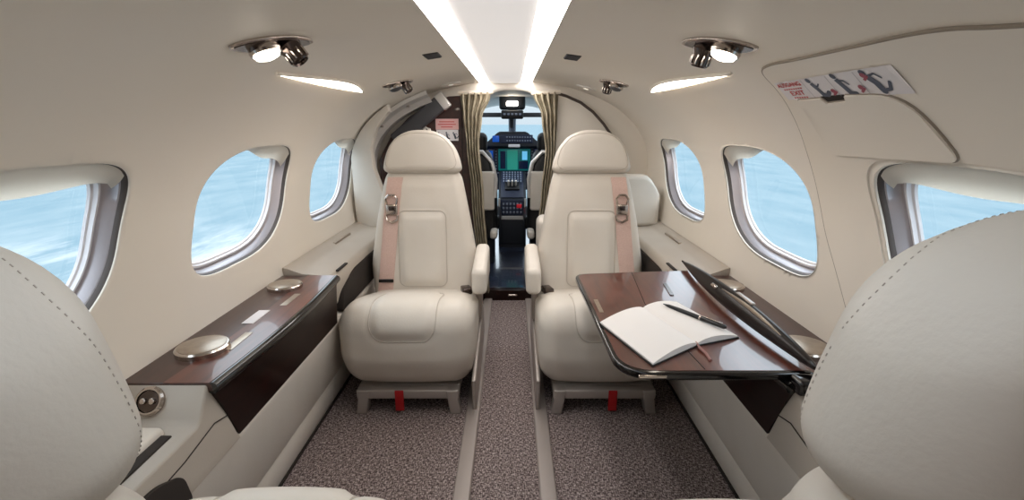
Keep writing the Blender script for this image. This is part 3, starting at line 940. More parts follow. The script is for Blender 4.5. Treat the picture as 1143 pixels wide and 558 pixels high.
nb = thing('notebook', 'open notebook with blank white pages lying on the walnut table', 'notebook', (.42, 1.12, TZ))
ninv = T(-.42, -1.12, -TZ)
A = Vector((.249, 1.169, 0)); B = Vector((.323, .944, 0)); Cc = Vector((.455, 1.042, 0)); D = Vector((.387, 1.27, 0)); E_ = Vector((.497, 1.318, 0)); F_ = Vector((.568, 1.085, 0))
def pages(P0, P1, Q0, Q1, bulge):
    """P edge at the spine (P0 far, P1 near), Q outer edge"""
    bm = BM(); n = 16; g = []
    for i in range(n + 1):
        u = i / n
        z = .002 + .010 * (1 - u) ** .5 * 0 + bulge * math.sin(PI * u ** .6) + .006 * (1 - abs(2 * u - 1) ** 2)
        r = []
        for k in range(9):
            w = k / 8
            b = (P0 * (1 - w) + P1 * w) * (1 - u) + (Q0 * (1 - w) + Q1 * w) * u
            r.append(bm.verts.new((b.x, b.y, TZ + .0045 + z)))
        g.append(r)
    for i in range(n):
        for k in range(8): bm.faces.new((g[i][k], g[i + 1][k], g[i + 1][k + 1], g[i][k + 1]))
    bnd = [e for e in bm.edges if e.is_boundary]
    r = bmesh.ops.extrude_edge_only(bm, edges=bnd)
    for v in r['geom']:
        if isinstance(v, bmesh.types.BMVert): v.co.z = TZ + .003
    bmesh.ops.recalc_face_normals(bm, faces=bm.faces)
    bmesh.ops.transform(bm, matrix=ninv, verts=bm.verts)
    return bm
obj('left_pages', pages(D, Cc, A, B, .006), PAPER, nb, angle=40)
obj('right_pages', pages(D, Cc, E_, F_, .005), PAPER, nb, angle=40)
ce = [A, B, Cc, F_, E_, D]; cc = sum(ce, Vector()) / 6
cov = [cc + (p - cc) * 1.025 for p in ce]
obj('cover', prism([(p.x, p.y) for p in cov], TZ, TZ + .0032, M=ninv), BLACK, nb, smooth=False, label='black cover edge')
rib = [(Cc.x - .0, Cc.y + .01, TZ + .006), (Cc.x - .002, Cc.y - .02, TZ + .005), (Cc.x + .004, Cc.y - .045, TZ + .002), (Cc.x + .001, Cc.y - .075, TZ + .002)]
obj('ribbon', tube(rib, [.002, .003, .0035, .003], n=6), RIBBON, nb, label='dusty pink page ribbon').matrix_local = ninv

pen = thing('pen', 'slim black pen lying across the right page of the open notebook', 'pen', (.50, 1.17, TZ + .02))
pa = Vector((.440, 1.262, TZ + .021)); pb = Vector((.545, 1.100, TZ + .021))
dv = (pb - pa).normalized(); L = (pb - pa).length
Mp = T(-.50, -1.17, -TZ - .02) @ Matrix.Translation(pa) @ dv.to_track_quat('Z', 'Y').to_matrix().to_4x4()
obj('barrel', lathe([(.0008, 0), (.0022, .008), (.0045, .02), (.0056, .05), (.0056, L * .62)], n=16, M=Mp), BLACK, pen)
obj('cap', lathe([(.0056, L * .62), (.0060, L * .64), (.0058, L * .98), (.003, L)], n=16, M=Mp), BGLOSS, pen)
obj('ring', lathe([(.0061, L * .61), (.0063, L * .62), (.0061, L * .635)], n=16, M=Mp), CHROME, pen, label='metal ring')
obj('clip', rbox(BM(), (.003, .002, L * .3), .0008, 1, 1, Mp @ T(.0, .0072, L * .8)), CHROME, pen, label='metal clip')

# ------------------------------------------------------------------ overhead fittings
def frame_at(side, y, x, off=0):
    s = s_of_x(x); o = S(side, y, s, off)
    n = (S(side, y, s, .1) - S(side, y, s, 0)).normalized()
    ty = Vector((0, 1, 0)); tx = ty.cross(n).normalized()
    return Matrix(((tx.x, ty.x, n.x, o.x), (tx.y, ty.y, n.y, o.y), (tx.z, ty.z, n.z, o.z), (0, 0, 0, 1)))

def service_unit(side, y, x, yaw, lit, label, k=1.0):
    Fm = frame_at(side, y, x)
    t = thing('reading_light_unit', label, 'reading light', Fm.translation, 0, 'overhead reading light and air vent units')
    M = T(*(-Fm.translation)) @ Fm @ R(yaw, 'Z')
    # lens-shaped chrome plate
    pl = []
    for i in range(40):
        a = 2 * PI * i / 40
        pl.append((.098 * k * math.cos(a), .040 * k * abs(math.sin(a)) ** 1.35 * (1 if math.sin(a) > 0 else -1)))
    obj('bezel', prism(pl, -.002, .006, bevel=.002, M=M), CHROME, t, label='lens-shaped chrome plate')
    pl2 = [(a * .9, b * .80) for a, b in pl]
    obj('inner_plate', prism(pl2, .004, .0075, M=M), DCHROME, t)
    lx, vx = (-.026 * k, .030 * k)
    h = obj('light_housing', lathe([(.030 * k, .004), (.032 * k, .016), (.030 * k, .022), (.027 * k, .022)], n=28, M=M @ T(lx, 0, 0)), CHROME, t, angle=25)
    obj('lamp_lens', lathe([(.0275 * k, .020), (.023 * k, .028), (.012 * k, .032), (.0001, .033)], n=28, M=M @ T(lx, 0, 0)), LAMP if lit else DGREY, h, angle=0, label='glowing lamp lens' if lit else None)
    v = obj('air_nozzle', lathe([(.022 * k, .003), (.025 * k, .012), (.021 * k, .024), (.019 * k, .046), (.016 * k, .049), (.014 * k, .044)], n=24, M=M @ T(vx, 0, 0) @ R(-.25, 'X') @ R(.15, 'Y')), DCHROME, t, angle=25, label='dark chrome air nozzle')
    b2 = BM()
    for i in range(10):
        a = 2 * PI * i / 10
        rbox(b2, (.0035, .0035, .02), .001, 1, 1, M @ T(vx, 0, 0) @ R(-.25, 'X') @ R(.15, 'Y') @ T(.0205 * k * math.cos(a), .0205 * k * math.sin(a), .034))
    obj('grip_ribs', b2, CHROME, v)
    obj('nozzle_hole', lathe([(.0145 * k, .040), (.0001, .040)], n=20, M=M @ T(vx, 0, 0) @ R(-.25, 'X') @ R(.15, 'Y')), BLACK, v)
    return t
service_unit(-1, 1.05, .462, PI - 1.05, True, 'chrome reading light and air vent unit, lamp on, at the left above the middle window')
service_unit(1, 1.09, .452, -2.09 + PI, True, 'chrome reading light and air vent unit, lamp on, at the right beside the exit hatch')
service_unit(-1, 2.10, .450, PI - 1.05, False, 'small chrome light and air vent unit, unlit, above the left front seat', .95)
service_unit(1, 2.12, .442, -2.09 + PI, False, 'small chrome light and air vent unit, unlit, above the right front seat', .95)

for side in (-1, 1):
    w = 'left' if side < 0 else 'right'
    t = thing('wall_wash_light', 'glowing slot light in the upper lining above the %s windows' % w, 'wall light', S(side, 1.58, s_of_x(.546)), 0, None)
    inv = T(*(-t.location))
    s0 = s_of_x(.545); n = 30
    bot = []; top = []
    for i in range(n + 1):
        u = i / n; y = 1.24 + .70 * u
        bot.append((y, s0 - .010 - .006 * math.sin(PI * u))); top.append((y, s0 - .009 + .034 * math.sin(PI * u ** 1.5) ** .8))
    bm = sheet(bot + list(reversed(top[1:-1])), [], side, .004, .02)
    bmesh.ops.transform(bm, matrix=inv, verts=bm.verts); obj('diffuser', bm, SLOTL, t, angle=0, label='glowing white diffuser')
    bm = tube([S(side, y, s + .003, .003) for y, s in top], .0045, n=6); bmesh.ops.transform(bm, matrix=inv, verts=bm.verts)
    obj('slot_lip', bm, WALL, t, angle=0)

for side, x, y in ((-1, .238, 1.675), (1, .222, 1.73)):
    w = 'left' if side < 0 else 'right'
    Fm = frame_at(side, y, x)
    t = thing('ceiling_speaker', 'small black square speaker grille in the ceiling on the %s' % w, 'speaker', Fm.translation)
    M = T(*(-Fm.translation)) @ Fm
    obj('grille', rbox(BM(), (.05, .10, .006), .002, 1, 1, M), BLACK, t)
    b2 = BM()
    for i in range(6): rbox(b2, (.046, .004, .003), .001, 1, 1, M @ T(0, -.040 + .016 * i, .004))
    obj('slats', b2, DGREY, t)
for side, x, y in ((-1, .30, 2.66), (1, .40, 2.60)):
    w = 'left' if side < 0 else 'right'
    Fm = frame_at(side, y, x); M = T(*(-Fm.translation)) @ Fm
    t = thing('spot_light', 'tiny oval spot light in the ceiling near the %s curtain' % w, 'ceiling light', Fm.translation)
    obj('ring', lathe([(.055, -.002), (.052, .006), (.040, .008)], M=M, n=28), CEIL, t, angle=25)
    obj('lens', lathe([(.040, .006), (.0001, .009)], M=M, n=28), mat('spot_glow_' + w, rgb(255, 250, 240), .4, emit=rgb(255, 240, 220), estr=1.6), t, angle=0, label='softly glowing lens')

# ------------------------------------------------------------------ emergency exit hatch on the right wall
def yz(y, z): return (y, s_of_z(z))
ht = thing('emergency_exit_hatch', 'large cream overwing exit hatch outlined by a seam around the right near window', 'hatch', (.8, .7, .7))
hinv = T(-.8, -.7, -.7)
h_out = [(1.125, s_of_z(1.164)), (1.155, s_of_z(1.125)), (1.215, s_of_z(1.05)), (1.25, s_of_z(.955)), (1.215, s_of_z(.82)), (1.10, s_of_z(.68)), (1.03, s_of_z(.60)), (1.0, s_of_z(.545)),
         (.20, s_of_z(.545)), (.18, s_of_z(.8)), (.22, s_of_z(1.0)), (.35, s_of_z(1.135)), (.58, s_of_z(1.155)), (.66, s_of_z(1.168)), (.82, s_of_z(1.168)), (.98, s_of_z(1.168)), (1.055, s_of_z(1.170))]
def smooth_closed(pts, it=3):
    for _ in range(it):
        out = []
        for i in range(len(pts)):
            a, b = pts[i], pts[(i + 1) % len(pts)]
            out += [(a[0] * .75 + b[0] * .25, a[1] * .75 + b[1] * .25), (a[0] * .25 + b[0] * .75, a[1] * .25 + b[1] * .75)]
        pts = out
    return pts
h_loop = smooth_closed(h_out)
bm = sheet(h_loop, [win_loop(WINY[0], -.012)], 1, .0045, .026, .006, extra=[p for e in (-.020, -.032) for p in win_loop(WINY[0], e)])
bmesh.ops.transform(bm, matrix=hinv, verts=bm.verts); obj('hatch_panel', bm, WALL, ht, angle=50)
bm = line_on_wall(h_loop, 1, .0030, .0020, True); bmesh.ops.transform(bm, matrix=hinv, verts=bm.verts); obj('hatch_seam', bm, SEAMW, ht, label='darker seam around the hatch')
# handle cover flap
fl = fillet([yz(1.118, 1.106), yz(1.03, 1.106), yz(1.025, 1.096), yz(.965, 1.098), yz(.955, 1.108), yz(.835, 1.102), yz(.80, .992), yz(1.145, .985)], [.012, .003, .003, .003, .003, .05, .02, .04], 6)
bm = sheet(fl, [], 1, .0105, .02, .008); bmesh.ops.transform(bm, matrix=hinv, verts=bm.verts)
cf = obj('handle_cover', bm, WALL, ht, angle=50)
bm = line_on_wall(fl, 1, .0026, .0055, True); bmesh.ops.transform(bm, matrix=hinv, verts=bm.verts); obj('cover_seam', bm, SEAMW, cf)
bm = sheet([yz(1.030, 1.1085), yz(1.028, 1.095), yz(.962, 1.097), yz(.958, 1.1085)], [], 1, .0062, .02); bmesh.ops.transform(bm, matrix=hinv, verts=bm.verts)
obj('finger_slot', bm, GAP, cf, label='dark finger slot')

# lettering / pictograms on curved lining: flat shapes in (u, v) mapped on the wall
def text_mesh(body, size, bold=0):
    cu = bpy.data.curves.new('t', 'FONT'); cu.body = body; cu.size = size; cu.align_x = 'CENTER'; cu.align_y = 'CENTER'; cu.offset = bold
    o = bpy.data.objects.new('t', cu); COL.objects.link(o)
    dg = bpy.context.evaluated_depsgraph_get(); me = bpy.data.meshes.new_from_object(o.evaluated_get(dg))
    bm = BM(); bm.from_mesh(me); bpy.data.meshes.remove(me); bpy.data.objects.remove(o); bpy.data.curves.remove(cu)
    return bm
def disc(bm, x, y, rx, ry=None, n=14, rot=0):
    ry = ry or rx
    bm.faces.new([bm.verts.new((x + rx * math.cos(2 * PI * i / n) * math.cos(rot) - ry * math.sin(2 * PI * i / n) * math.sin(rot), y + rx * math.cos(2 * PI * i / n) * math.sin(rot) + ry * math.sin(2 * PI * i / n) * math.cos(rot), 0)) for i in range(n)])
def stroke(bm, pts, w):
    for (x0, y0), (x1, y1) in zip(pts, pts[1:]):
        d = Vector((x1 - x0, y1 - y0)); d.normalize(); n = Vector((-d.y, d.x)) * w / 2
        bm.faces.new([bm.verts.new((a, b, 0)) for a, b in ((x0 + n.x, y0 + n.y), (x0 - n.x, y0 - n.y), (x1 - n.x, y1 - n.y), (x1 + n.x, y1 + n.y))])
        disc(bm, x1, y1, w / 2, n=10)
def figure(bm, ox, oy, k, pose):
    """a seated / reaching pictogram figure"""
    P = lambda *q: [(ox + a * k, oy + b * k) for a, b in q]
    if pose == 0:
        disc(bm, ox - .33 * k, oy + .62 * k, .20 * k)
        stroke(bm, P((-.28, .40), (-.10, -.15), (.0, -.55)), .36 * k)
        stroke(bm, P((.0, -.55), (.35, -.62), (.62, -.40)), .28 * k)
        stroke(bm, P((-.25, .30), (.05, .10), (.30, .28)), .10 * k)
    elif pose == 1:
        disc(bm, ox - .22 * k, oy + .68 * k, .20 * k)
        stroke(bm, P((-.20, .45), (-.05, -.10), (.10, -.60)), .38 * k)
        stroke(bm, P((.10, -.60), (.48, -.62)), .30 * k)
        stroke(bm, P((-.15, .35), (.25, .30), (.42, .02)), .11 * k)
    else:
        disc(bm, ox - .30 * k, oy + .62 * k, .20 * k)
        stroke(bm, P((-.22, .40), (.05, -.05), (.15, -.55)), .42 * k)
        stroke(bm, P((.15, -.55), (.62, -.48), (.85, -.10)), .20 * k)
        stroke(bm, P((-.1, .40), (.35, .50), (.60, .22)), .12 * k)

pc = thing('exit_placard', 'white exit placard with red lettering and three pictograms above the hatch flap', 'placard', (.65, .98, 1.12))
pinv = T(-.65, -.98, -1.12)
# corner points in (y, s): top-left, top-right, bottom-right, bottom-left as read in the photo
TL, TR, BR, BL = (1.128, s_of_x(.602)), (.785, s_of_x(.600)), (.800, s_of_x(.660)), (1.150, s_of_x(.652))
def on_placard(u, v):                                       # u 0..1 left to right, v 0..1 bottom to top
    a = (BL[0] + (BR[0] - BL[0]) * u, BL[1] + (BR[1] - BL[1]) * u); b = (TL[0] + (TR[0] - TL[0]) * u, TL[1] + (TR[1] - TL[1]) * u)
    return (a[0] + (b[0] - a[0]) * v, a[1] + (b[1] - a[1]) * v)
def placard_part(name, bm, m, off, lab=None):
    """bm holds flat faces, x in 0..6 and y in 0..1"""
    for v in bm.verts:
        y, s = on_placard(v.co.x / 6, v.co.y); v.co = S(1, y, s, off)
    bmesh.ops.transform(bm, matrix=pinv, verts=bm.verts)
    return obj(name, bm, m, pc, smooth=False, label=lab, merge=False)
bm = sheet([on_placard(u / 24, 0) for u in range(24)] + [on_placard(1, v / 6) for v in range(6)] + [on_placard(1 - u / 24, 1) for u in range(24)] + [on_placard(0, 1 - v / 6) for v in range(6)], [], 1, .0060, .02)
bmesh.ops.transform(bm, matrix=pinv, verts=bm.verts); obj('sheet', bm, WHITE, pc, angle=0)
bm = BM()
for body, size, y, x in (('AUSGANG', .30, .80, .78), ('EXIT', .32, .33, .88)):
    tmp = text_mesh(body, size, .006)
    for v in tmp.verts: v.co.x = x + v.co.x * (1.0 if body != 'EXIT' else 1.25); v.co.y += y
    me = bpy.data.meshes.new('x'); tmp.to_mesh(me); tmp.free(); bm.from_mesh(me); bpy.data.meshes.remove(me)
for y, x0_, n_ in ((.57, .28, 8), (.10, .50, 6)):
    for i in range(n_): stroke(bm, [(x0_ + .14 * i, y), (x0_ + .14 * i + .06, y)], .07)
bm2 = bm
for v in bm2.verts: v.co.x = v.co.x * 1.05
placard_part('lettering', bm2, REDINK, .0066, 'red exit lettering')
for i, x in enumerate((2.30, 3.60, 4.95)):
    bm = BM(); figure(bm, x, .50, .60, i)
    placard_part('pictogram', bm, GREYINK, .0068, 'grey figure opening the hatch')
for x, y in ((2.92, .30), (4.25, .35), (4.72, .78)):
    bm = BM(); disc(bm, x, y, .11, .10); stroke(bm, [(x - .1, y - .18), (x + .12, y - .05)], .09)
    placard_part('red_mark', bm, DREDINK, .0070, 'small red mark')
for x in (1.72, 3.10, 4.42):
    bm = BM(); stroke(bm, [(x, .06), (x, .94)], .02)
    placard_part('divider', bm, GREYINK2, .0065)

# ------------------------------------------------------------------ forward vestibule
# right closet with a rounded, dark-edged top
cl = thing('closet', 'cream closet panel with rounded dark-edged shoulder behind the right front seat', 'closet', (.45, 2.8, 0))
cinv = T(-.45, -2.8, 0)
edge = [(.255, 1.214), (.32, 1.196), (.40, 1.162), (.47, 1.112), (.53, 1.050), (.58, .985), (.62, .90), (.645, .80)]
poly = [(.255, .0)] + [(.66, .0)] + list(reversed(edge))
obj('closet_panel', extrude_xz(poly, 2.795, 2.845, bevel=.004), LEATH, cl, angle=30).matrix_local = cinv
obj('dark_edge', tube([(x, 2.80, z) for x, z in edge], .009, n=8), GASKET, cl, label='dark edge strip').matrix_local = cinv
obj('handle_slot', rb(.250, .34, 2.790, 2.797, .835, .862, .004, M=cinv), GAP, cl, label='dark handle slot')
obj('lower_cushion', rb(.155, .45, 2.54, 2.70, .0, .56, .04, 4, 3, M=cinv), LEATH, cl, label='rounded cream lower box')

# left galley cabinet
ga = thing('galley_cabinet', 'dark walnut galley cabinet behind the left front seat beside the curtain', 'cabinet', (-.45, 2.8, 0))
ginv = T(.45, -2.8, 0)
gp = [(-.735, 0), (-.205, 0), (-.205, 1.14), (-.24, 1.20), (-.33, 1.195), (-.45, 1.15), (-.56, 1.08), (-.66, .98), (-.735, .85)]
obj('cabinet_body', extrude_xz(gp, 2.79, 2.848), WOODG, ga, angle=30).matrix_local = ginv
obj('door_line', rb(-.262, -.258, 2.786, 2.791, .02, 1.18, .001, M=ginv), GAP, ga)
obj('door_panel', rb(-.44, -.285, 2.782, 2.791, .10, .93, .004, M=ginv), WOODG, ga)
obj('shelf_line', rb(-.44, -.27, 2.779, 2.784, .80, .806, .001, M=ginv), CHROME, ga)
obj('grab_handle', tube([(-.470, 2.775, .93), (-.472, 2.765, 1.00), (-.462, 2.765, 1.03), (-.440, 2.765, 1.02), (-.430, 2.775, .93)], .010, n=10), CEIL, ga, label='white grab handle').matrix_local = ginv

gpl = thing('galley_placard', 'small pink and white notice with three pictograms on the dark galley cabinet', 'placard', (-.34, 2.78, 1.01))
pin = T(.34, -2.78, -1.01)
obj('pink_field', rb(-.405, -.277, 2.778, 2.7815, 1.018, 1.076, .0008, M=pin), PINK, gpl, smooth=False, label='pink upper field')
obj('white_field', rb(-.402, -.280, 2.778, 2.7815, .957, 1.017, .0008, M=pin), WHITE, gpl, smooth=False, label='white lower field')
for i in range(3):
    b = BM(); figure(b, 0, 0, .024, i)
    for v in b.verts: v.co = Vector((-.382 + .041 * i + v.co.x, 2.777, .985 + v.co.y))
    bmesh.ops.transform(b, matrix=pin, verts=b.verts); obj('pictogram', b, GREYINK, gpl, smooth=False, merge=False, label='small grey figure')
bm = BM()
for z, a, b in ((1.060, -.385, -.300), (1.046, -.392, -.292), (1.032, -.375, -.310)):
    rbox(bm, (b - a, .0006, .0045), .0001, 1, 1, pin @ T((a + b) / 2, 2.7772, z))
obj('red_lines', bm, REDINK, gpl, smooth=False)

# entry door frame arch and folded stair rail on the left
da = thing('entry_door_frame', 'pale metal arched entry door frame behind the left front seat', 'door frame', (-.6, 2.70, 0))
dinv = T(.6, -2.70, 0)
bm = BM(); g = []
zs = [.60 + (.62) * i / 30 for i in range(31)]
for z in zs:
    s = s_of_z(z)
    g.append([bm.verts.new(S(-1, 2.64, s, .003)), bm.verts.new(S(-1, 2.645, s, .022)), bm.verts.new(S(-1, 2.665, s, .030)), bm.verts.new(S(-1, 2.70, s, .034)), bm.verts.new(S(-1, 2.72, s, .060)), bm.verts.new(S(-1, 2.78, s, .064))])
for a, b in zip(g, g[1:]):
    for k in range(5): bm.faces.new((a[k], a[k + 1], b[k + 1], b[k]))
bmesh.ops.transform(bm, matrix=dinv, verts=bm.verts); obj('frame_band', bm, STEEL, da, angle=40)
for z in (.86, 1.06, 1.17):
    p = S(-1, 2.69, s_of_z(z), .034)
    obj('bolt', rbox(BM(), (.014, .03, .014), .004, 1, 1, dinv @ Matrix.Translation(p)), CHROME, da)
sr = thing('stair_rail', 'dark grey slanted door strut inside the entry door frame', 'handrail', (-.5, 2.74, 1.0))
sinv = T(.5, -2.74, -1.0)
a = Vector((-.625, 2.74, .955)); b = Vector((-.335, 2.74, 1.185)); d = b - a
ang = math.atan2(d.z, d.x)
obj('strut', rbox(BM(), (d.length, .04, .085), .012, 2, 2, sinv @ Matrix.Translation((a + b) / 2) @ R(-ang, 'Y')), DGREY, sr)
obj('strut_cap', rbox(BM(), (.05, .046, .095), .010, 2, 1, sinv @ Matrix.Translation(a + d * .93) @ R(-ang, 'Y')), STEEL, sr, label='metal end cap')

# curtains
def curtain(name, label, tab, n, phase):
    bm = BM(); rows = 48; cols = n * 10; g = []
    zt, zb = tab[0][0], tab[-1][0]
    def edges(z):
        for (z0, a0, b0), (z1, a1, b1) in zip(tab, tab[1:]):
            if z <= z0 and z >= z1:
                t = sm((z0 - z) / (z0 - z1)); return a0 + (a1 - a0) * t, b0 + (b1 - b0) * t
        return tab[-1][1:]
    for i in range(rows + 1):
        u = i / rows; z = zt + (zb - zt) * u
        x0, x1 = edges(z); r = []
        for k in range(cols + 1):
            w = k / cols
            fold = math.cos(2 * PI * n * w + phase + .5 * math.sin(3 * u))
            r.append(bm.verts.new((x0 + (x1 - x0) * w, 2.745 + .020 * fold, z + (.012 * w if u == 0 else 0))))
        g.append(r)
    for i in range(rows):
        for k in range(cols): bm.faces.new((g[i][k], g[i + 1][k], g[i + 1][k + 1], g[i][k + 1]))
    t = thing(name, label, 'curtain', ((tab[0][1] + tab[0][2]) / 2, 2.745, 0))
    inv = T(*(-t.location))
    bmesh.ops.transform(bm, matrix=inv, verts=bm.verts)
    obj('drape', bm, CURT, t, angle=0)
    bm = tube([(tab[0][1] - .01, 2.745, zt + .004), (tab[0][2] + .01, 2.745, zt + .010)], .010, n=8)
    bmesh.ops.transform(bm, matrix=inv, verts=bm.verts); obj('heading', bm, SHADE, t)
curtain('curtain', 'olive and beige gathered curtain on the left side of the cockpit opening',
        [(1.205, -.262, -.095), (1.08, -.250, -.145), (.95, -.235, -.162), (.66, -.212, -.142), (.25, -.186, -.122), (.072, -.178, -.115)], 5, 0)
curtain('curtain', 'olive and beige gathered curtain on the right side of the cockpit opening',
        [(1.205, .135, .272), (1.09, .182, .268), (.90, .205, .262), (.66, .185, .240), (.45, .168, .228), (.072, .165, .225)], 4, 1)

# ------------------------------------------------------------------ cockpit
cxm = .022
bm = BM(); g = []
for i in range(9):
    y = 2.88 + (4.9 - 2.88) * i / 8; k = 1 - .012 * i
    g.append([bm.verts.new((cxm + .74 * k * math.cos(a) * (abs(math.cos(a)) ** -.1 if abs(math.cos(a)) > 1e-6 else 1), y, .72 + .56 * k * math.sin(a))) for a in [PI * j / 24 for j in range(25)]])
for i in range(8):
    for j in range(24):
        if 3 <= i and 4 <= j <= 19 and False: continue
        bm.faces.new((g[i][j], g[i][j + 1], g[i + 1][j + 1], g[i + 1][j])) if not (i >= 3 and (3 <= j <= 8 or 15 <= j <= 20)) else None
obj('wall_cockpit', bm, CEIL, kind='structure')
obj('wall_cockpit_lower_left', rb(-.80, -.70, 2.9, 5.0, .0, .85, .004), COCK, kind='structure')
obj('wall_cockpit_lower_right', rb(.74, .84, 2.9, 5.0, .0, .85, .004), COCK, kind='structure')
# windscreen
ws = struct_root('window_7', (cxm, 4.65, 1.0)); ws['label'] = 'cockpit windscreen with a dark centre post and pale sky'
wi = T(-cxm, -4.65, -1.0)
for s in (-1, 1):
    bm = BM()
    v = [bm.verts.new(p) for p in ((cxm + s * .03, 4.82, .84), (cxm + s * .72, 4.62, .84), (cxm + s * .66, 4.34, 1.22), (cxm + s * .03, 4.48, 1.25))]
    bm.faces.new(v); bmesh.ops.transform(bm, matrix=wi, verts=bm.verts); obj('windscreen_pane', bm, GLASS, ws, smooth=False)
b2 = tube([(cxm, 4.84, .84), (cxm, 4.62, 1.08), (cxm, 4.46, 1.28)], [.034, .036, .045], n=10); bmesh.ops.transform(b2, matrix=wi, verts=b2.verts)
obj('centre_post', b2, COCKG, ws, label='grey centre post')
b2 = rb(cxm - .74, cxm + .74, 4.40, 4.50, 1.262, 1.32, .02); bmesh.ops.transform(b2, matrix=wi, verts=b2.verts); obj('header', b2, COCK, ws)

# overhead unit
ov = thing('overhead_panel', 'dark overhead console with a white lamp at the top of the windscreen', 'overhead panel', (cxm, 3.9, 1.25))
oi = T(-cxm, -3.9, -1.25)
obj('housing', rb(cxm - .10, cxm + .10, 3.86, 4.02, 1.155, 1.30, .02, M=oi), COCK, ov)
obj('sun_visor', rb(cxm - .36, cxm + .36, 4.02, 4.04, 1.10, 1.135, .008, M=oi), DGREY, ov, label='dark sun visor bar')
obj('lower_unit', rb(cxm - .085, cxm + .085, 3.84, 3.94, 1.085, 1.15, .012, M=oi), BLACK, ov)
obj('lamp', rb(cxm - .045, cxm + .045, 3.835, 3.86, 1.180, 1.215, .010, 3, M=oi), LAMP, ov, label='glowing white lamp')
b2 = BM()
for i in range(5): rbox(b2, (.018, .006, .014), .002, 1, 1, oi @ T(cxm - .06 + .03 * i, 3.838, 1.12))
obj('switches', b2, BUTT, ov)
b2 = tube([(cxm - .005, 3.98, 1.09), (cxm - .005, 4.0, 1.05), (cxm - .005, 4.02, 1.03)], .020, n=10); bmesh.ops.transform(b2, matrix=oi, verts=b2.verts)
obj('compass', b2, DGREY, ov, label='grey compass housing hanging from the console')

# instrument panel with three screens
ip = thing('instrument_panel', 'dark cockpit instrument panel with three lit screens and glareshield', 'instrument panel', (cxm, 4.15, 0))
ii = T(-cxm, -4.15, 0)
obj('panel', rb(-.55, .60, 4.15, 4.22, .50, .90, .01, M=ii), PANELM, ip)
gs = [(-.235, .868), (-.19, .900), (-.105, .975), (-.085, .985), (.135, .985), (.155, .975), (.24, .900), (.285, .868)]
obj('glareshield', extrude_xz(gs, 4.06, 4.30, bevel=.006), COCK, ip, angle=30).matrix_local = ii
obj('glareshield_wing', rb(-.60, .65, 4.10, 4.30, .855, .885, .012, M=ii), COCK, ip)
ap = obj('autopilot_panel', rb(-.075, .19, 4.052, 4.064, .895, .962, .004, M=ii), PANELM, ip)
b2 = BM()
for i in range(10):
    for j in range(2): rbox(b2, (.012, .006, .010), .002, 1, 1, ii @ T(-.02 + .021 * i, 4.050, .915 + .028 * j))
obj('buttons', b2, BUTT, ap)
obj('standby_display', rb(-.140, -.085, 4.050, 4.064, .905, .955, .004, M=ii), SCR_B, ip, label='small blue standby display')
obj('placard_lamp', rb(-.01, .085, 4.046, 4.060, .862, .886, .005, M=ii), WHITE, ip, label='pale strip under the glareshield')
def screen(x0, x1, z0, z1, parts, base):
    f = obj('screen', rb(x0, x1, 4.125, 4.152, z0, z1, .006, M=ii), base, ip, label='lit display')
    for (a, b, c, d, m, nm) in parts:
        obj(nm, rb(x0 + (x1 - x0) * a, x0 + (x1 - x0) * b, 4.1225, 4.1262, z0 + (z1 - z0) * c, z0 + (z1 - z0) * d, .001, M=ii), m, f, smooth=False)
screen(-.095, .175, .665, .845, [(.28, .60, .05, .95, GREEN, 'map_area'), (.64, .93, .08, .45, SCR_D, 'data_field'), (.74, .90, .5, .9, CYAN, 'gauge_field'), (.06, .22, .1, .9, SCR_D, 'engine_field')], SCR_T)
screen(-.42, -.125, .665, .845, [(.60, .95, .35, .92, SCR_B, 'attitude_field'), (.1, .55, .2, .8, SCR_D, 'data_field'), (.65, .9, .08, .28, CYAN, 'gauge_field')], SCR_D)
screen(.205, .50, .665, .845, [(.05, .40, .35, .92, SCR_B, 'attitude_field'), (.45, .9, .2, .8, SCR_D, 'data_field'), (.1, .35, .08, .28, CYAN, 'gauge_field')], SCR_D)
b2 = BM()
for x in (-.115, .19):
    for j in range(7): rbox(b2, (.012, .008, .014), .002, 1, 1, ii @ T(x, 4.146, .68 + .024 * j))
for i in range(14): rbox(b2, (.014, .008, .012), .002, 1, 1, ii @ T(-.10 + .021 * i, 4.146, .645))
obj('bezel_buttons', b2, BUTT, ip)

# centre pedestal
pd = thing('centre_pedestal', 'grey centre pedestal with buttons and throttle levers between the pilot seats', 'pedestal', (cxm, 3.95, 0))
pi_ = T(-cxm, -3.95, 0)
prof = [(3.86, .064), (3.86, .46), (4.13, .66), (4.13, .064)]
obj('pedestal_body', extrude_yz(prof, cxm - .112, cxm + .112, bevel=.008), COCK, pd, angle=40).matrix_local = pi_
fa = math.atan2(.20, .27)
def on_ped(u, v): return T(cxm + u, 3.862 + .27 * v, .463 + .20 * v)
Mf = pi_ @ on_ped(0, .5) @ R(fa, 'X')
obj('top_plate', rbox(BM(), (.185, .31, .010), .004, 1, 1, Mf @ T(0, 0, .003)), PANELM, pd)
b2 = BM()
for i in range(7):
    for j in range(5):
        rbox(b2, (.013, .016, .010), .002, 1, 1, Mf @ T(-.07 + .0235 * i, .03 + .027 * j, .009))
obj('buttons', b2, BUTT, pd)
th = obj('throttle_quadrant', rbox(BM(), (.12, .09, .02), .005, 1, 1, Mf @ T(0, -.03, .012)), BLACK, pd)
for x in (-.03, .0, .03): obj('lever', rbox(BM(), (.016, .018, .06), .005, 2, 1, Mf @ T(x, -.03, .045)), CEIL, th, label='white throttle lever')
obj('front_plate', rb(cxm - .095, cxm + .095, 3.852, 3.862, .335, .455, .004, M=pi_), PANELM, pd)
b2 = BM()
for i in range(6):
    for j in range(3): rbox(b2, (.016, .008, .018), .002, 1, 1, pi_ @ T(cxm - .07 + .028 * i, 3.850, .36 + .033 * j))
obj('front_buttons', b2, BUTT, pd)
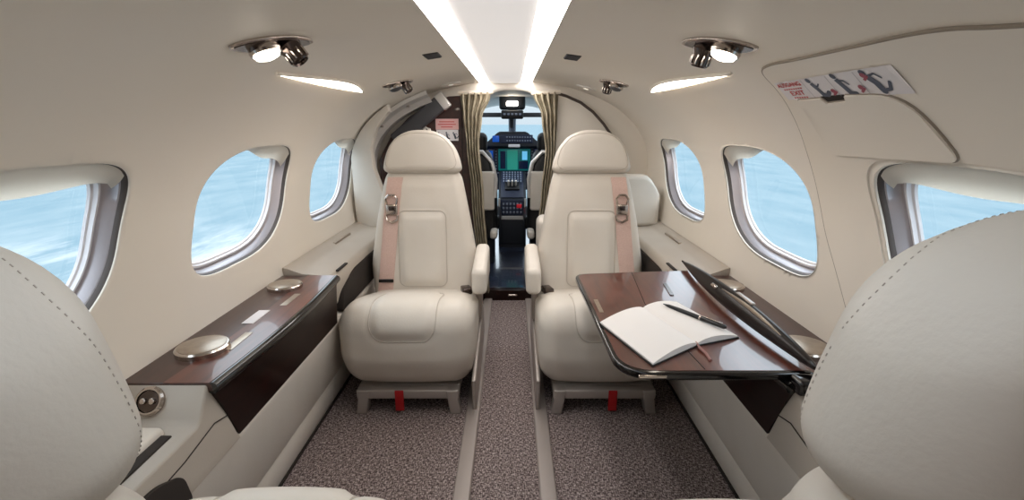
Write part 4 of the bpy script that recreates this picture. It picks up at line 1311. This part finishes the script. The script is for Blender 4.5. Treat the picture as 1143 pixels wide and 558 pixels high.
obj('red_switch', rb(cxm + .035, cxm + .075, 3.840, 3.853, .395, .425, .004, M=pi_), REDGLOW, pd, label='red switch')
obj('front_lower', rb(cxm - .105, cxm + .105, 3.848, 3.862, .10, .30, .010, M=pi_), COCK, pd)
fr_ = extrude_xz([(cxm - .115, .30), (cxm + .115, .30), (cxm + .115, .47), (cxm + .096, .47), (cxm + .096, .328), (cxm - .096, .328), (cxm - .096, .47), (cxm - .115, .47)], 3.842, 3.862, bevel=.002)
obj('front_frame', fr_, STEEL, pd, angle=30, label='pale frame around the front plate').matrix_local = pi_

# pilot seats
for s, lab in ((-1, 'left'), (1, 'right')):
    x0 = cxm + s * .285
    t = thing('pilot_seat', 'dark pilot seat with pale back pad on the %s of the cockpit, seen from behind' % lab, 'pilot seat', (x0, 3.45, .064))
    inv = T(-x0, -3.45, -.064)
    def pdef(p): 
        z = (p.z + .32) / .64
        return Vector((p.x * (1 - .22 * sm((z - .65) / .35)), p.y + .05 * z, p.z))
    obj('backrest', rbox(BM(), (.36, .11, .64), .05, 4, 8, inv @ T(x0, 3.42, .55), pdef), BLACK, t)
    obj('back_rim', tube([(x0 - .165, 3.36, .55), (x0 - .172, 3.37, .68), (x0 - .145, 3.385, .79), (x0 - .08, 3.395, .862), (x0 + .08, 3.395, .862), (x0 + .145, 3.385, .79), (x0 + .172, 3.37, .68), (x0 + .165, 3.36, .55)], .014, n=8), STEEL, t, label='pale rim around the back').matrix_local = inv
    obj('back_pad', rbox(BM(), (.19, .03, .27), .014, 3, 2, inv @ T(x0 - s * .066, 3.335, .60)), LEATH, t, label='cream back pad')
    obj('headrest', rbox(BM(), (.22, .09, .14), .04, 4, 4, inv @ T(x0, 3.49, .92)), BLACK, t)
    obj('seat_cushion', rbox(BM(), (.40, .42, .12), .04, 4, 4, inv @ T(x0, 3.62, .36)), BLACK, t)
    obj('armrest', rbox(BM(), (.05, .26, .06), .02, 3, 2, inv @ T(x0 - s * .155, 3.40, .30)), LEATH, t, label='cream fold-down armrest')
    obj('seat_base', rb(x0 - .15, x0 + .15, 3.40, 3.75, .064, .32, .01, M=inv), COCK, t)

# ------------------------------------------------------------------ the sea outside
bm = BM()
bmesh.ops.create_grid(bm, x_segments=8, y_segments=8, size=30000)
o = obj('sea', bm, SEA, kind='structure'); o.location = (0, 0, -60)

# ------------------------------------------------------------------ world, lights, camera
w = bpy.data.worlds.new('World'); scene.world = w; w.use_nodes = True
nt = w.node_tree; bg = nt.nodes['Background']
tc = nt.nodes.new('ShaderNodeTexCoord'); sx = nt.nodes.new('ShaderNodeSeparateXYZ'); nt.links.new(tc.outputs['Generated'], sx.inputs[0])
r = nt.nodes.new('ShaderNodeValToRGB'); e = r.color_ramp.elements
e[0].position = .0; e[0].color = (.72, .84, .93, 1)
e[1].position = .55; e[1].color = (3.4, 3.9, 4.3, 1)
k = e.new(.10); k.color = (.86, .98, 1.06, 1)
k = e.new(.28); k.color = (2.6, 3.0, 3.3, 1)
nt.links.new(sx.outputs['Z'], r.inputs['Fac']); nt.links.new(r.outputs['Color'], bg.inputs['Color'])
bg.inputs['Strength'].default_value = 1.0

def area(name, loc, rot, sx_, sy_, power, col=(1, .95, .88)):
    l = bpy.data.lights.new(name, 'AREA'); l.shape = 'RECTANGLE'; l.size = sx_; l.size_y = sy_; l.energy = power; l.color = col
    o = bpy.data.objects.new(name, l); COL.objects.link(o); o.location = loc; o.rotation_euler = rot
    return o
area('aft_fill', (0, -.36, 1.1), (math.radians(75), 0, 0), .7, .3, .6, (1, .84, .74))  # added unseen fill behind the camera, warms the near seat backs
area('vestibule_light', (0.02, 2.62, 1.22), (0, 0, 0), .3, .2, 1.2)
area('cockpit_light', (0.02, 3.5, 1.2), (0, 0, 0), .5, .5, 1.0, (.8, .9, 1))

cam = bpy.data.cameras.new('Camera'); co = bpy.data.objects.new('Camera', cam); COL.objects.link(co)
co.location = (.02, 0, 1.05); co.rotation_euler = (PI / 2 - math.atan(141 / 540), 0, 0)
cam.sensor_fit = 'HORIZONTAL'; cam.sensor_width = 36; cam.lens = 540 / 1143 * 36; cam.clip_start = .01; cam.clip_end = 60000
scene.camera = co
scene.view_settings.view_transform = 'Standard'
scene.view_settings.look = 'None'
scene.view_settings.exposure = 0
scene.cycles.max_bounces = 10
scene.cycles.diffuse_bounces = 6
scene.cycles.use_denoising = True
scene.cycles.sample_clamp_indirect = 6
